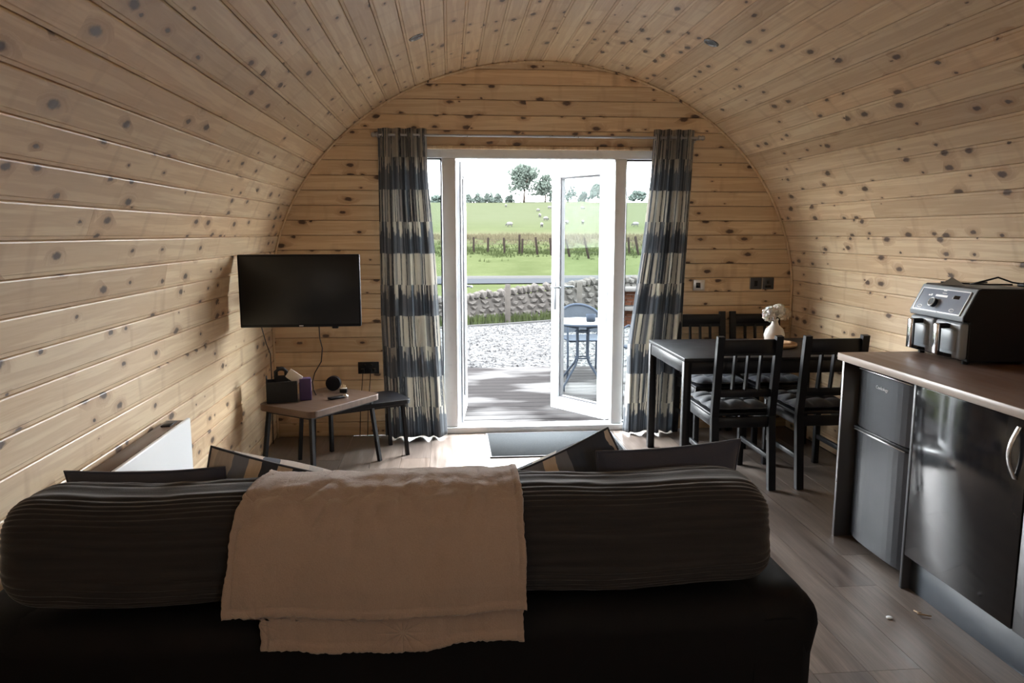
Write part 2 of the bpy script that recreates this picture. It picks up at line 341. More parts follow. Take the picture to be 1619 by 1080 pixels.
    def grid(s, fn, nu, nv, mi=0, wrapu=False, uv=None, T=None):
        vs = [fn(i/nu, j/nv) for j in range(nv+1) for i in range(nu+(0 if wrapu else 1))]
        ww = nu if wrapu else nu+1; fs = []
        for j in range(nv):
            for i in range(nu): fs.append((j*ww+i, j*ww+(i+1) % ww, (j+1)*ww+(i+1) % ww, (j+1)*ww+i))
        s.add(vs, fs, mi, True, T)
        if uv:
            s.uv = []
            for j in range(nv):
                for i in range(nu):
                    for a, b in ((i, j), (i+1, j), (i+1, j+1), (i, j+1)): s.uv.append(uv(a/nu, b/nv))
        return s
    def mesh(s, name, mats):
        me = bpy.data.meshes.new(name); me.from_pydata(s.v, [], s.f)
        for m in (mats if isinstance(mats, (list, tuple)) else [mats]): me.materials.append(m)
        me.polygons.foreach_set('material_index', s.m); me.polygons.foreach_set('use_smooth', s.sm)
        if s.uv:
            l = me.uv_layers.new(name='UVMap'); l.data.foreach_set('uv', [c for p in s.uv for c in p])
        me.update(); return me
    def build(s, name, mats, parent=None, loc=None, rot=None, mat=None):
        return put(s.mesh(name, mats), name, parent, loc, rot, mat)

def put(me, name, parent=None, loc=None, rot=None, mat=None):
    o = bpy.data.objects.new(name, me); COL.objects.link(o)
    if parent: o.parent = parent
    if mat is not None: o.matrix_local = mat
    else:
        if loc: o.location = loc
        if rot: o.rotation_euler = rot
    return o
def fixn(o):
    bm = bmesh.new(); bm.from_mesh(o.data); bmesh.ops.recalc_face_normals(bm, faces=bm.faces); bm.to_mesh(o.data); bm.free(); return o
def thing(name, label, cat, loc=(0, 0, 0), rz=0, group=None, kind=None):
    o = bpy.data.objects.new(name, None); COL.objects.link(o); o.location = loc; o.rotation_euler = (0, 0, rz)
    o.empty_display_size = .05
    return tag(o, label, cat, group, kind)
def tag(o, label, cat, group=None, kind=None):
    if label: o['label'] = label
    if cat: o['category'] = cat
    if group: o['group'] = group
    if kind: o['kind'] = kind
    return o
def struct(o): o['kind'] = 'structure'; return o
def copy_tree(o, parent=None):
    c = o.copy(); COL.objects.link(c)
    if parent: c.parent = parent
    for ch in list(o.children): copy_tree(ch, c)
    return c
def shell(name):
    o = bpy.data.objects.new(name, None); COL.objects.link(o); return struct(o)

# ------------------------------------------------------------------ room shell
XC, AW, ZC, AH = .65, 1.91, 1.0, 1.66            # arch: straight sides to z=1, half ellipse above
YG, YR = 5.44, -2.0                              # door gable, rear gable
def halfw(z): return AW if z <= ZC else AW*sqrt(max(0, 1-((z-ZC)/AH)**2))
prof = [(-AW, z*.01) for z in range(0, 100)]+[(-AW*cos(t*pi/1200), ZC+AH*sin(t*pi/1200)) for t in range(0, 1201)]+[(AW, 1-z*.01) for z in range(1, 101)]
cum = [0]
for a, b in zip(prof, prof[1:]): cum.append(cum[-1]+math.dist(a, b))
total = cum[-1]; NB = 68; BW = total/NB
def at_len(s):
    lo, hi = 0, len(cum)-1
    while hi-lo > 1:
        m = (lo+hi)//2
        if cum[m] <= s: lo = m
        else: hi = m
    f = (s-cum[lo])/(cum[hi]-cum[lo]); a, b = prof[lo], prof[hi]
    return (a[0]+(b[0]-a[0])*f, a[1]+(b[1]-a[1])*f)
def lining_board(L, w=BW):
    h = w/2; p = [(-h, -.010), (-h+.002, -.002), (-h+.006, 0), (h-.016, 0), (h-.0125, -.0035), (h-.002, -.0045), (h, -.010), (h, -.02), (-h, -.02)]
    return MB().prism([(x, z) for x, z in p], 0, L).mesh('board', M['pine'])
Ltot = YG-YR
lens = {}
def lb(L):
    L = round(L, 2)
    if L not in lens: lens[L] = lining_board(L-.0012)
    return lens[L]
wl, ce, wr = shell('wall_left'), shell('ceiling'), shell('wall_right')
rb = random.Random(3)
for i in range(NB):
    a, b = at_len(i*BW), at_len(min(total, (i+1)*BW)); mx, mz = (a[0]+b[0])/2, (a[1]+b[1])/2
    d = Vector((b[0]-a[0], 0, b[1]-a[1])).normalized(); y = Vector((0, 1, 0)); n = d.cross(y)   # points to the room
    if n.dot(Vector((-mx, 0, 1.1-mz))) < 0: d = -d; n = d.cross(y)
    par = wl if i < 18 else (wr if i >= NB-18 else ce)
    cut = rb.choice([None, 2.2, 3.4, 4.6, 5.4, 6.2]) if i % 2 else None
    for (y0, L) in ([(0, Ltot)] if cut is None else [(0, cut), (cut, Ltot-cut)]):
        T = Matrix(((d.x, 0, n.x, XC+mx), (0, 1, 0, YR+y0), (d.z, 0, n.z, mz), (0, 0, 0, 1)))
        put(lb(L), 'board', par, mat=T)
# outer skin keeps daylight out behind the boards
sk = MB(); N = 48
for s_ in range(1):
    pts = [(-AW-.03, -.05), (-AW-.03, ZC)]+[(-(AW+.03)*cos(pi*k/N), ZC+(AH+.03)*sin(pi*k/N)) for k in range(1, N)]+[(AW+.03, ZC), (AW+.03, -.05)]
    q = [(x*1.06, z+.10 if z > 1 else z) for x, z in pts]
    n_ = len(pts); vs = [(XC+x, y, z) for y in (YR-.12, YG+.14) for x, z in pts]+[(XC+x, y, z) for y in (YR-.12, YG+.14) for x, z in q]
    fs = [(i, i+1, i+1+n_, i+n_) for i in range(n_-1)]+[(i+2*n_, i+3*n_, i+1+3*n_, i+1+2*n_) for i in range(n_-1)]
    fs += [(i+n_, i+1+n_, i+1+3*n_, i+3*n_) for i in range(n_-1)]+[(i, i+2*n_, i+1+2*n_, i+1) for i in range(n_-1)]
    sk.add(vs, fs)
sk.build('outer_cladding', M['clad'], ce)

# door gable: tongue-and-groove boards, each its own piece, cut round the door set
DX0, DX1, DZ = -.42, 1.66, 2.075
wb = shell('wall_back')
RW = .104; z = 0; k = 0
def gable_board(par, x0a, x1a, x0b, x1b, z0, z1, Y, t=.018, back=False):
    c = .004; g = .0012
    zz0, zz1 = z0+g, z1-g
    vs = []
    for (y, e) in ((Y+t, 0), (Y+c, 0), (Y, c)):
        for (x, q) in ((x0a, zz0+e), (x1a, zz0+e), (x1b, zz1-e), (x0b, zz1-e)): vs.append((x, y, q))
    fs = [(3, 2, 1, 0), (8, 9, 10, 11)]+[(l*4+i, l*4+(i+1) % 4, (l+1)*4+(i+1) % 4, (l+1)*4+i) for l in (0, 1) for i in range(4)]
    # local frame: x across (world Z), y along (world X), z = world Y
    ox, oz = x0a, (z0+z1)/2
    lv = [(v[2]-oz, v[0]-ox, v[1]-Y) for v in vs]
    m = MB().add(lv, fs)
    T = Matrix(((0, 1, 0, ox), (0, 0, 1, Y), (1, 0, 0, oz), (0, 0, 0, 1)))
    o = m.build('board', M['pine'], par, mat=T); fixn(o)
while z < ZC+AH-.02:
    z1 = min(z+RW, ZC+AH-.002)
    ha, hb = halfw(z), halfw(z1)
    if z < DZ-.01:
        zt = min(z1, DZ)
        hb2 = halfw(zt)
        gable_board(wb, XC-ha, DX0, XC-hb2, DX0, z, zt, YG)
        gable_board(wb, DX1, XC+ha, DX1, XC+hb2, z, zt, YG)
        if zt < z1: gable_board(wb, XC-hb2, XC+hb2, XC-hb, XC+hb, zt, z1, YG)
    else:
        gable_board(wb, XC-ha, XC+ha, XC-hb, XC+hb, z, z1, YG)
    z = z1
core = MB()
def arch_poly(x0, x1, zlo):                       # polygon of arch between x0 and x1 above zlo
    P = [(x0, zlo), (x1, zlo)]
    for k in range(25):
        x = x1+(x0-x1)*k/24; u = max(-1, min(1, (x-XC)/AW)); P.append((x, ZC+AH*sqrt(max(0, 1-u*u)) + (0 if abs(u) < 1 else 0)))
    return P
def core_poly(x0, x1, zlo):
    P = [(x0, zlo), (x1, zlo)]
    for k in range(25):
        x = x1+(x0-x1)*k/24; u = max(-1, min(1, (x-XC)/(AW+.07))); P.append((x, ZC+.0+(AH+.07)*sqrt(max(0, 1-u*u))))
    return P
core.prism(core_poly(XC-AW-.07, DX0, 0), YG+.02, YG+.12).prism(core_poly(DX1, XC+AW+.07, 0), YG+.02, YG+.12).prism(core_poly(DX0, DX1, DZ), YG+.02, YG+.12)
fixn(core.build('wall_core', M['clad'], wb))
# arch bead where lining meets gable
tr = struct(MB().tube([(XC+x*(AW-.008)/AW, YG-.008, ZC+(z_-ZC)*(AH-.008)/AH if z_ > ZC else z_) for x, z_ in prof[::12]], .009, 6).build('trim_1', M['pine']))
# rear gable, unseen; its window opening is added for fill light
wf = shell('wall_front')
RX0, RX1, RZ0, RZ1 = 1.0, 1.5, 1.5, 1.85
for a_, b_, lo, hi in ((XC-AW-.05, RX0, 0, None), (RX1, XC+AW+.05, 0, None), (RX0, RX1, RZ1, None), (RX0, RX1, 0, RZ0)):
    P_ = core_poly(max(a_, XC-AW-.05), min(b_, XC+AW+.05), lo) if hi is None else [(a_, lo), (b_, lo), (b_, hi), (a_, hi)]
    if (a_, lo) == (RX0, 0): P_ = [(a_, 0), (b_, 0), (b_, RZ0), (a_, RZ0)]
    fixn(MB().prism(P_, YR-.1, YR).build('panel', M['pine'], wf))
w2_ = shell('added_fill_window')  # window added to let in fill light from behind the camera
for a_, b_ in (((RX0, YR-.09, RZ0), (RX0+.05, YR-.03, RZ1)), ((RX1-.05, YR-.09, RZ0), (RX1, YR-.03, RZ1)), ((RX0, YR-.09, RZ0), (RX1, YR-.03, RZ0+.05)), ((RX0, YR-.09, RZ1-.05), (RX1, YR-.03, RZ1))):
    MB().rbox(a_, b_, .005, 1).build('frame_bar', M['upvc'], w2_)
MB().box((RX0+.05, YR-.062, RZ0+.05), (RX1-.05, YR-.058, RZ1-.05)).build('pane', M['glass'], w2_)

# floor
fl = shell('floor')
MB().box((XC-AW-.1, YR-.1, -.06), (XC+AW+.1, YG+.10, -.012)).build('subfloor', M['carcass'], fl)
PW = .192
def plank(L):
    h = PW/2-.0009
    return MB().prism([(-h, -.010), (-h, 0), (h, 0), (h, -.010)], 0, L-.0015).mesh('plank', M['floor'])
pm = {}
rf = random.Random(11)
x = XC-AW+PW/2-.03
while x < XC+AW+.05:
    y = YR - rf.choice([0, .3, .6, .9])
    while y < YG+.02:
        L = 1.29
        y1 = min(y+L, YG+.025); y0 = max(y, YR)
        if y1-y0 > .05:
            key = round(y1-y0, 3)
            if key not in pm: pm[key] = plank(key)
            put(pm[key], 'plank', fl, loc=(x, y0, 0))
        y += L
    x += PW

# ------------------------------------------------------------------ door set
ds = shell('window_1')                            # fixed white frame with two sidelights
fy0, fy1 = YG+.015, YG+.09
def frame_bar(a, b, par=ds, name='frame_bar', m='upvc'): return MB().rbox(a, b, .006, 2).build(name, M[m], par)
frame_bar((DX0, fy0, 0), (DX0+.06, fy1, DZ)); frame_bar((DX1-.06, fy0, 0), (DX1, fy1, DZ))
frame_bar((DX0+.06, fy0, 1.995), (DX1-.06, fy1, DZ)); frame_bar((DX0+.06, fy0-.02, 0), (DX1-.06, fy1+.04, .046))
frame_bar((-.045, fy0, .046), (.055, fy1, 1.995)); frame_bar((1.20, fy0, .046), (1.285, fy1, 1.995))
MB().rbox((-.03, fy1-.01, .046), (.04, fy1+.03, 1.995), .004, 2).build('frame_bar', M['upvc'], ds)
MB().rbox((1.215, fy1-.01, .046), (1.27, fy1+.03, 1.995), .004, 2).build('frame_bar', M['upvc'], ds)
for (a, b) in ((DX0+.06, -.045), (1.285, DX1-.06)):
    p = MB().box((a, YG+.05, .046), (b, YG+.054, 1.995)).build('pane', M['glass'], ds)
    g = MB()
    for (u0, u1, z0, z1) in ((a, a+.012, .046, 1.995), (b-.012, b, .046, 1.995), (a+.012, b-.012, .046, .058), (a+.012, b-.012, 1.983, 1.995)):
        g.box((u0, YG+.044, z0), (u1, YG+.06, z1))
    g.build('glazing_bead', M['gasket'], ds)
# wooden reveal above the door set
struct(MB().rbox((DX0-.02, YG-.012, DZ-.02), (DX1+.02, YG+.014, DZ+.004), .003, 1).build('trim_2', M['pine']))

def leaf(name, hinge, ang, W, handle_side):
    """door leaf: local x runs from hinge to free edge, local -y is the room face when shut"""
    d = shell(name); d.location = hinge; d.rotation_euler = (0, 0, ang)
    t = .065; z0, z1 = .052, 1.985; f = .085
    MB().rbox((0, -t/2, z0), (f, t/2, z1), .006, 2).build('stile', M['upvc'], d)
    MB().rbox((W-f, -t/2, z0), (W, t/2, z1), .006, 2).build('stile', M['upvc'], d)
    MB().rbox((f, -t/2, z0), (W-f, t/2, z0+.10), .006, 2).build('rail', M['upvc'], d)
    MB().rbox((f, -t/2, z1-f), (W-f, t/2, z1), .006, 2).build('rail', M['upvc'], d)
    g = MB(); e = .012
    for (a, b, c, dd) in ((f, f+e, z0+.10, z1-f), (W-f-e, W-f, z0+.10, z1-f), (f+e, W-f-e, z0+.10, z0+.10+e), (f+e, W-f-e, z1-f-e, z1-f)):
        g.box((a, -.018, c), (b, .018, dd))
    g.build('glazing_bead', M['gasket'], d)
    MB().box((f, -.002, z0+.1), (W-f, .002, z1-f)).build('pane', M['glass'], d)
    g = MB().box((-.004, -t/2+.004, z0), (0, -t/2+.012, z1)).box((W, -t/2+.03, z0), (W+.004, -t/2+.04, z1))
    g.build('seal', M['gasket'], d)
    for s in (-1, 1):
        hx = W-f/2
        h = MB().rbox((hx-.014, s*t/2-.004, .86), (hx+.014, s*(t/2)+.004, 1.11), .003, 2)
        h.build('handle_plate', M['handle'], d)
        h = MB().cyl((hx, s*t/2, 1.045), (hx, s*(t/2+.045), 1.045), .008, n=10).tube([(hx, s*(t/2+.042), 1.045), (hx-.03, s*(t/2+.046), 1.045), (hx-.10, s*(t/2+.044), 1.045)], .008, 8)
        h.build('door_handle', M['handle'], d)
    for hz in (.25, 1.0, 1.75):
        MB().cyl((-.008, t/2, hz-.04), (-.008, t/2, hz+.04), .008, n=8).build('hinge', M['upvc'], d)
    return d
dirR = Vector((.845-1.205, 6.02-5.55)); leaf('door_1', (1.20, 5.575, 0), math.atan2(dirR.y, dirR.x), .585, -1)
leaf('door_2', (.062, 5.575, 0), math.atan2(.555, .045), .565, 1)

# ------------------------------------------------------------------ outdoors: ground
def gy(y):
    T = [(5.5, -.30), (8.4, -.17), (16, -.47), (20, -.55), (33, -.78), (40, -.76), (50, .02), (54, .25), (58, .95), (62, 1.05), (70, 1.35), (100, 3.55), (130, 5.8), (160, 7.9), (170, 7.9), (230, 5)]
    for (a, za), (b, zb) in zip(T, T[1:]):
        if y <= b: f = (y-a)/(b-a); return za+(zb-za)*max(0, f)
    return T[-1][1]
def ground(x, y):
    z = gy(y - (.10*(x-2) if 20 < y < 75 else 0)*(0 if y < 45 else 1))
    if y > 45: z += .10*noise.noise(Vector((x*.25, y*.3, 0)))+.25*noise.noise(Vector((x*.03, y*.03, 3)))*(y-45)/60
    return z
def fence_y(x): return 16.0+.60*(x-1.24)
def lin(a, b, n): return [a+(b-a)*i/n for i in range(n+1)]
# gravel yard: Y from deck to the fence line
g = MB(); g.grid(lambda u, v: ((-14+34*u), 5.6+(fence_y(-14+34*u)+.5-5.6 if fence_y(-14+34*u) > 6 else .4)*v, 0), 60, 30)
g.v = [(x, y, gy(y)+.012) for x, y, _ in g.v]
struct(g.build('gravel_yard', M['gravel']))
g = MB(); ys = lin(5.5, 20, 20)+lin(20, 75, 90)[1:]+lin(75, 240, 60)[1:]; xs = lin(-90, -12, 16)+lin(-12, 30, 110)[1:]+lin(30, 150, 20)[1:]
nx = len(xs); vs = [(x, y, ground(x, y)-(.25 if y < fence_y(x)+.2 else 0)) for y in ys for x in xs]
g.add(vs, [(j*nx+i, j*nx+i+1, (j+1)*nx+i+1, (j+1)*nx+i) for j in range(len(ys)-1) for i in range(nx-1)], 0, True)
struct(g.build('field', M['grass']))
rd = MB(); 
rd.grid(lambda u, v: (-60+140*u, 33.2+3.4*v+.016*(-60+140*u), gy(33.2+3.4*v)+.05), 40, 4)
rdo = struct(rd.build('road', M['asphalt']))
MB().grid(lambda u, v: (-60+140*u, 36.6+.5*v+.016*(-60+140*u), gy(36.6)+.05+.12*sin(v*pi)), 40, 4).build('verge_edge', M['kerb'], rdo)
# loose stones lying proud of the gravel
rs = random.Random(5); g = MB()
for i in range(9000):
    y = 8.5+rs.random()**1.3*8; x = -3+rs.random()*9
    if y > fence_y(x): continue
    r = rs.uniform(.012, .028); c = Vector((x, y, gy(y)+.014)); q = [rs.uniform(.6, 1.2)*r for _ in range(5)]
    g.add([c+Vector((q[0], 0, 0)), c+Vector((0, q[1], 0)), c-Vector((q[2], 0, 0)), c-Vector((0, q[3], 0)), c+Vector((0, 0, q[4]*.8))], [(0, 1, 4), (1, 2, 4), (2, 3, 4), (3, 0, 4)])
tag(g.build('loose_gravel', M['gravel']), 'pale loose gravel stones scattered across the yard beyond the deck', 'gravel', kind='stuff')
# rushes and tufts
def tufts(name, m, label, area, n, hgt):
    g = MB(); r = random.Random(n)
    for i in range(n):
        x, y = area(r); z0 = ground(x, y)
        for k in range(5):
            a = r.random()*2*pi; w = .05; h = hgt*r.uniform(.5, 1.1); lx, ly = r.uniform(-.3, .3)*h, r.uniform(-.3, .3)*h
            bx, by = x+r.uniform(-.25, .25), y+r.uniform(-.2, .2)
            g.add([(bx-cos(a)*w, by-sin(a)*w, z0-.05), (bx+cos(a)*w, by+sin(a)*w, z0-.05), (bx+lx, by+ly, z0+h)], [(0, 1, 2)])
    tag(g.build(name, M[m]), label, 'grass', kind='stuff')
tufts('dry_rushes', 'rush', 'dry tan rushes in a band along the foot of the hill', lambda r: (r.uniform(-8, 22), r.gauss(61, 2.2)), 3200, .33)
tufts('rough_grass', 'tuft', 'rough green grass tufts on the bank below the leaning posts', lambda r: (lambda x: (x, 52.5+r.gauss(0, 2.0)))(r.uniform(-8, 22)), 1300, .22)
tufts('wall_foot_grass', 'tuft', 'weeds growing along the foot of the dry stone wall', lambda r: (lambda x: (x, fence_y(x)+r.uniform(.1, .6)))(r.uniform(-3, 7)), 500, .22)

# deck
dk = struct(bpy.data.objects.new('deck', None)); COL.objects.link(dk)
y = 5.565; dm = MB().rbox((-.07, 0, -.028), (.07, 8.4, 0), .004, 1, smooth=False).mesh('deck_board', M['deck'])
while y < 8.35:
    T = Matrix(((0, -1, 0, 5.2), (1, 0, 0, y+.07), (0, 0, 1, -.045), (0, 0, 0, 1)))
    T = Matrix(((0, 1, 0, -3.2), (-1, 0, 0, y+.07), (0, 0, 1, -.045), (0, 0, 0, 1)))
    put(dm, 'deck_board', dk, mat=T); y += .152
MB().box((-3.2, 8.36, -.20), (5.2, 8.39, -.05)).build('edge_board', M['deck'], dk)
for x in (-3.1, -1, 1.1, 3.2, 5.05): MB().box((x, 5.6, -.20), (x+.05, 8.35, -.075)).build('joist', M['deck'], dk)

# ------------------------------------------------------------------ dry stone wall, fences
ww = thing('dry_stone_wall', 'low dry stone wall of grey field stones behind the wire fence', 'stone wall')
rs = random.Random(21)
stone_meshes = []
for k in range(10):
    bm = bmesh.new(); bmesh.ops.create_icosphere(bm, subdivisions=1, radius=.5)
    for v in bm.verts:
        v.co *= rs.uniform(.82, 1.12); v.co = Vector([max(-.42, min(.42, c)) for c in v.co])
    me = bpy.data.meshes.new('stone'); bm.to_mesh(me); bm.free(); me.materials.append(M['stone']); stone_meshes.append(me)
def wall_h(x): return .42+.30*max(0, min(1, (x+.5)/4))
x = -3.2; cnt = 0
for course in range(5):
    x = -3.2+rs.random()*.1
    while x < 7:
        L = rs.uniform(.19, .32); hh = wall_h(x)
        ch = hh/5; zb = gy(fence_y(x)+.9)+course*ch+ch/2
        o = put(rs.choice(stone_meshes), 'stone', ww, loc=(x+L/2, fence_y(x+L/2)+.9+rs.uniform(-.03, .03), zb), rot=(rs.uniform(-.1, .1), rs.uniform(-.12, .12), .54+rs.uniform(-.15, .15)))
        o.scale = (L*1.18, .40, ch*1.28); x += L; cnt += 1
x = -3.2
while x < 7:
    t = rs.uniform(.10, .17); h = rs.uniform(.17, .27)
    o = put(rs.choice(stone_meshes), 'stone', ww, loc=(x+t/2, fence_y(x)+.9, gy(fence_y(x)+.9)+wall_h(x)+h*.42), rot=(rs.uniform(-.1, .1), rs.uniform(-.3, .3), .54))
    o.scale = (t*1.15, .34, h*1.1); x += t; cnt += 1
c = MB()
for i in range(20):
    xa, xb = -3.2+i*.51, -3.2+(i+1)*.51
    h = wall_h(xa)
    c.prism([(xa, fence_y(xa)+.82), (xb, fence_y(xb)+.82), (xb, fence_y(xb)+.98), (xa, fence_y(xa)+.98)], gy(fence_y(xa))-.1, gy(fence_y(xa))+h, 'z')
fixn(c.build('hearting', M['stone'], ww))

wfn = thing('stock_fence', 'wire mesh fence on thick weathered posts at the gravel edge', 'fence')
px = [-5.7, -3.96, -2.23, -.5, 1.24, 2.97, 4.7, 6.43, 8.2]
pmz = MB().rbox((-.055, -.055, -.4), (.055, .055, .86), .01, 1).mesh('post', M['post'])
for x in px:
    o = put(pmz, 'post', wfn, loc=(x, fence_y(x), gy(fence_y(x))))
a, b = px[0], px[-1]; dn = Vector((1, .60, 0)).normalized()
for h in (.08, .2, .33, .47, .62, .80):
    MB().tube([(x, fence_y(x)-.07, gy(fence_y(x))+h) for x in lin(a, b, 24)], .0022, 4).build('line_wire', M['wire'], wfn)
g = MB(); x = a
while x < b:
    g.cyl((x, fence_y(x)-.07, gy(fence_y(x))+.05), (x, fence_y(x)-.07, gy(fence_y(x))+.62), .0016, n=3, caps=False); x += .15
g.build('stay_wires', M['wire'], wfn)['kind'] = 'stuff'
MB().tube([(x, fence_y(x)-.16, gy(fence_y(x))+.03) for x in lin(a, b, 30)], .03, 6).build('edging', M['kerb'], wfn)

ff = thing('field_fence', 'row of old leaning posts with sagging wires on the far bank', 'fence')
fx = []
for (u, v, lean, hh) in ((715, 399, .1, 26), (750, 398, 0, 24), (772, 399, .02, 24), (798, 400, -.05, 25), (821, 400, 0, 30), (825, 401, .03, 24), (849, 403, -.12, 27), (871, 405, -.1, 27), (899, 408, -.22, 28), (929, 412, -.25, 33), (962, 408, -.15, 30), (992, 396, -.1, 26), (1006, 400, -.2, 30)):
    Y = 51.5-(v-398)*.22; X = Y*tan_ if False else Y*(.0832+(u-809.5)/1190*1.0)
    X = Y*math.tan(YAW+math.atan((u-809.5)/1190/cos(PITCH)))
    m = MB().rbox((-.07, -.07, -.3), (.07, .07, hh/1190*Y*1.02), .02, 1)
    z0 = ground(X, Y); m.build('post', M['rust_post'], ff, loc=(X, Y, z0), rot=(.05, lean, 0)); fx.append((X, Y, z0))
for h in (.35, .65, .95): MB().tube([(x, y, z+h) for x, y, z in fx], .008, 3).build('line_wire', M['wire'], ff)

# brick barbecue by the fence
bb = thing('brick_barbecue', 'orange brick barbecue with two pale stone slabs beyond the gravel', 'barbecue', (3.85, 14.9, gy(14.9)))
bmk = MB().rbox((0, 0, 0), (.205, .10, .062), .004, 1, smooth=False).mesh('brick', M['brick'])
def brick_wall(x0, x1, y, z0, n):
    for r in range(n):
        x = x0-(.108 if r % 2 else 0)
        while x < x1-.05:
            xa = max(x, x0); 
            o = put(bmk, 'brick', bb, loc=(xa, y, z0+r*.073)); o.scale.x = min(1, (min(x+.205, x1)-xa)/.205); x += .215
brick_wall(-.6, .6, .05, 0, 5); brick_wall(-.6, .6, .05, .45, 4)
for s in (-.6, .39): brick_wall(s, s+.21, -.2, 0, 5)
for s in (-.6, .39): brick_wall(s, s+.21, -.2, .45, 4)
MB().rbox((-.68, -.35, .375), (.68, .25, .44), .01, 1).build('slab', M['slab'], bb)
MB().rbox((-.68, -.35, .755), (.68, .25, .82), .01, 1).build('slab', M['slab'], bb)

# ------------------------------------------------------------------ bistro set on the deck
DZK = -.045
bt = thing('bistro_table', 'round glass topped metal bistro table on the deck', 'table', (1.30, 7.25, DZK), .4)
MB().lathe([(0, .652), (.298, .652), (.302, .658), (.298, .664), (0, .664)], n=40).build('glass_top', plain('frosted_glass', (.035, .037, .04), .3, var=.03), bt)
MB().tube([(.30*cos(t*pi/20), .30*sin(t*pi/20), .648) for t in range(40)], .012, 8, closed=True).build('rim', M['bistro'], bt)
for k in range(4):
    a = k*pi/2+.3; c, s = cos(a), sin(a)
    MB().tube([(c*r, s*r, z) for r, z in ((.26, .64), (.075, .60), (.07, .45), (.07, .30), (.10, .24), (.20, .13), (.27, .05), (.275, .0))], .011, 8).build('leg', M['bistro'], bt)
for z in (.56, .30): MB().tube([(.07*cos(t*pi/10), .07*sin(t*pi/10), z) for t in range(20)], .008, 6, closed=True).build('brace_ring', M['bistro'], bt)
ash = MB().lathe([(0, 0), (.045, 0), (.048, .07), (.042, .07), (.04, .01), (0, .01)], n=16).build('ash_pot', M['bistro'], loc=(1.37, 7.2, DZK+.664))
tag(ash, 'small dark pot standing on the round outdoor glass table', 'pot')
def rattan(loc, rz, label):
    t = thing('rattan_chair', label, 'chair', loc, rz, 'outdoor bistro chairs')
    # local: faces -y
    MB().grid(lambda u, v: ((u-.5)*.44*(1-.1*v), -.22+.42*v, .40+.01*sin(v*9)), 10, 10).build('seat', M['weave'], t)
    MB().grid(lambda u, v: (.27*sin((u-.5)*pi*.86)*(1-.04*v), .20-.20*(1-cos((u-.5)*pi*.86))+.05*v, .44+.30*v*(1-.55*(2*u-1)**2)), 20, 8).build('backrest', M['weave'], t)
    MB().tube([(.27*sin((u-.5)*pi*.86)*.97, .20-.20*(1-cos((u-.5)*pi*.86))+.05, .44+.30*(1-.55*(2*u-1)**2)) for u in lin(0, 1, 20)], .014, 8).build('back_frame', M['bistro'], t)
    MB().tube([(x, y, .40) for x, y in ((-.22, -.22), (.22, -.22), (.21, .20), (-.21, .20))], .011, 6, closed=True).build('seat_frame', M['bistro'], t)
    for s in (-1, 1):
        MB().tube([(s*.255, .02, .57), (s*.26, -.12, .60), (s*.25, -.22, .55), (s*.25, -.24, .25), (s*.26, -.26, 0)], .011, 8).build('leg', M['bistro'], t)
        MB().tube([(s*.23, .18, .46), (s*.22, .20, .38), (s*.24, .26, .2), (s*.25, .30, 0)], .011, 8).build('leg', M['bistro'], t)
    return t
rattan((1.43, 7.92, DZK), .15, 'grey woven garden chair behind the round outdoor table')
rattan((1.97, 7.15, DZK), -pi/2+.3, 'grey woven garden chair to the right of the round outdoor table')

# ------------------------------------------------------------------ trees, bushes, sheep
def tree(name, label, cat, u, vt, wpx, Y, leafm, n, grp, trunk=.12, lobes=6, seed=1, size=.42):
    X = Y*math.tan(YAW+math.atan((u-809.5)/1190)); z0 = ground(X, Y)-(.2 if trunk > .03 else .9)
    vb = 370-(z0-H)*1190/Y; hgt = (vb-vt)*Y/1190; wid = wpx*Y/1190
    r = random.Random(seed); t = thing(name, label, cat, (X, Y, z0), 0, grp)
    L = []
    for k in range(lobes):
        a = r.random()*2*pi; q = r.random(); zz = hgt*(trunk+.1+(1-trunk-.1)*(.25+.55*r.random()))
        L.append((Vector((cos(a)*wid*.27*q, sin(a)*wid*.27*q, zz)), r.uniform(.20, .30)*wid, r.uniform(.16, .24)*hgt))
    L.append((Vector((0, 0, hgt*.80)), wid*.28, hgt*.2)); L.append((Vector((-wid*.25, 0, hgt*.45)), wid*.25, hgt*.28)); L.append((Vector((wid*.25, 0, hgt*.45)), wid*.25, hgt*.28))
    g = MB()
    for i in range(n):
        c, rw, rh = r.choice(L); d = Vector((r.gauss(0, 1), r.gauss(0, 1), r.gauss(0, 1))).normalized()*(r.random()**.35)
        p = c+Vector((d.x*rw, d.y*rw, d.z*rh)); s = size*r.uniform(.5, 1.1)
        if p.z < .1 and trunk > .03: continue
        a = Vector((r.gauss(0, 1), r.gauss(0, 1), r.gauss(0, 1))).normalized()*s; b = a.orthogonal().normalized()*s*.7
        g.add([p-a, p+b, p+a, p-b], [(0, 1, 2, 3)])
    g.build('foliage', M[leafm], t)['kind'] = 'stuff'
    if trunk > .03:
        MB().tube([(0, 0, 0), (.1, 0, hgt*.3), (-.1, 0, hgt*.7)], lambda q: hgt*.03*(1.2-q), 8).build('trunk', M['bark'], t)
        for k in range(4):
            a = k*1.6+.3; MB().tube([(0, 0, hgt*(.25+.05*k)), (cos(a)*wid*.25, sin(a)*wid*.25, hgt*.6)], hgt*.012, 5).build('branch', M['bark'], t)
    return t
G = 'trees and bushes along the hill crest'
tree('field_tree', 'largest round leafy tree on the hill crest in the middle', 'tree', 828, 262, 54, 157, 'leaf1', 2600, G, .12, 9, 4)
tree('field_tree', 'shorter tree on the hill crest immediately right of the largest tree', 'tree', 861, 277, 30, 158, 'leaf1', 1100, G, .12, 5, 9)
tree('field_tree', 'round tree on the hill seen through the open glass door', 'tree', 941, 293, 24, 156, 'leaf2', 900, G, .08, 5, 12)
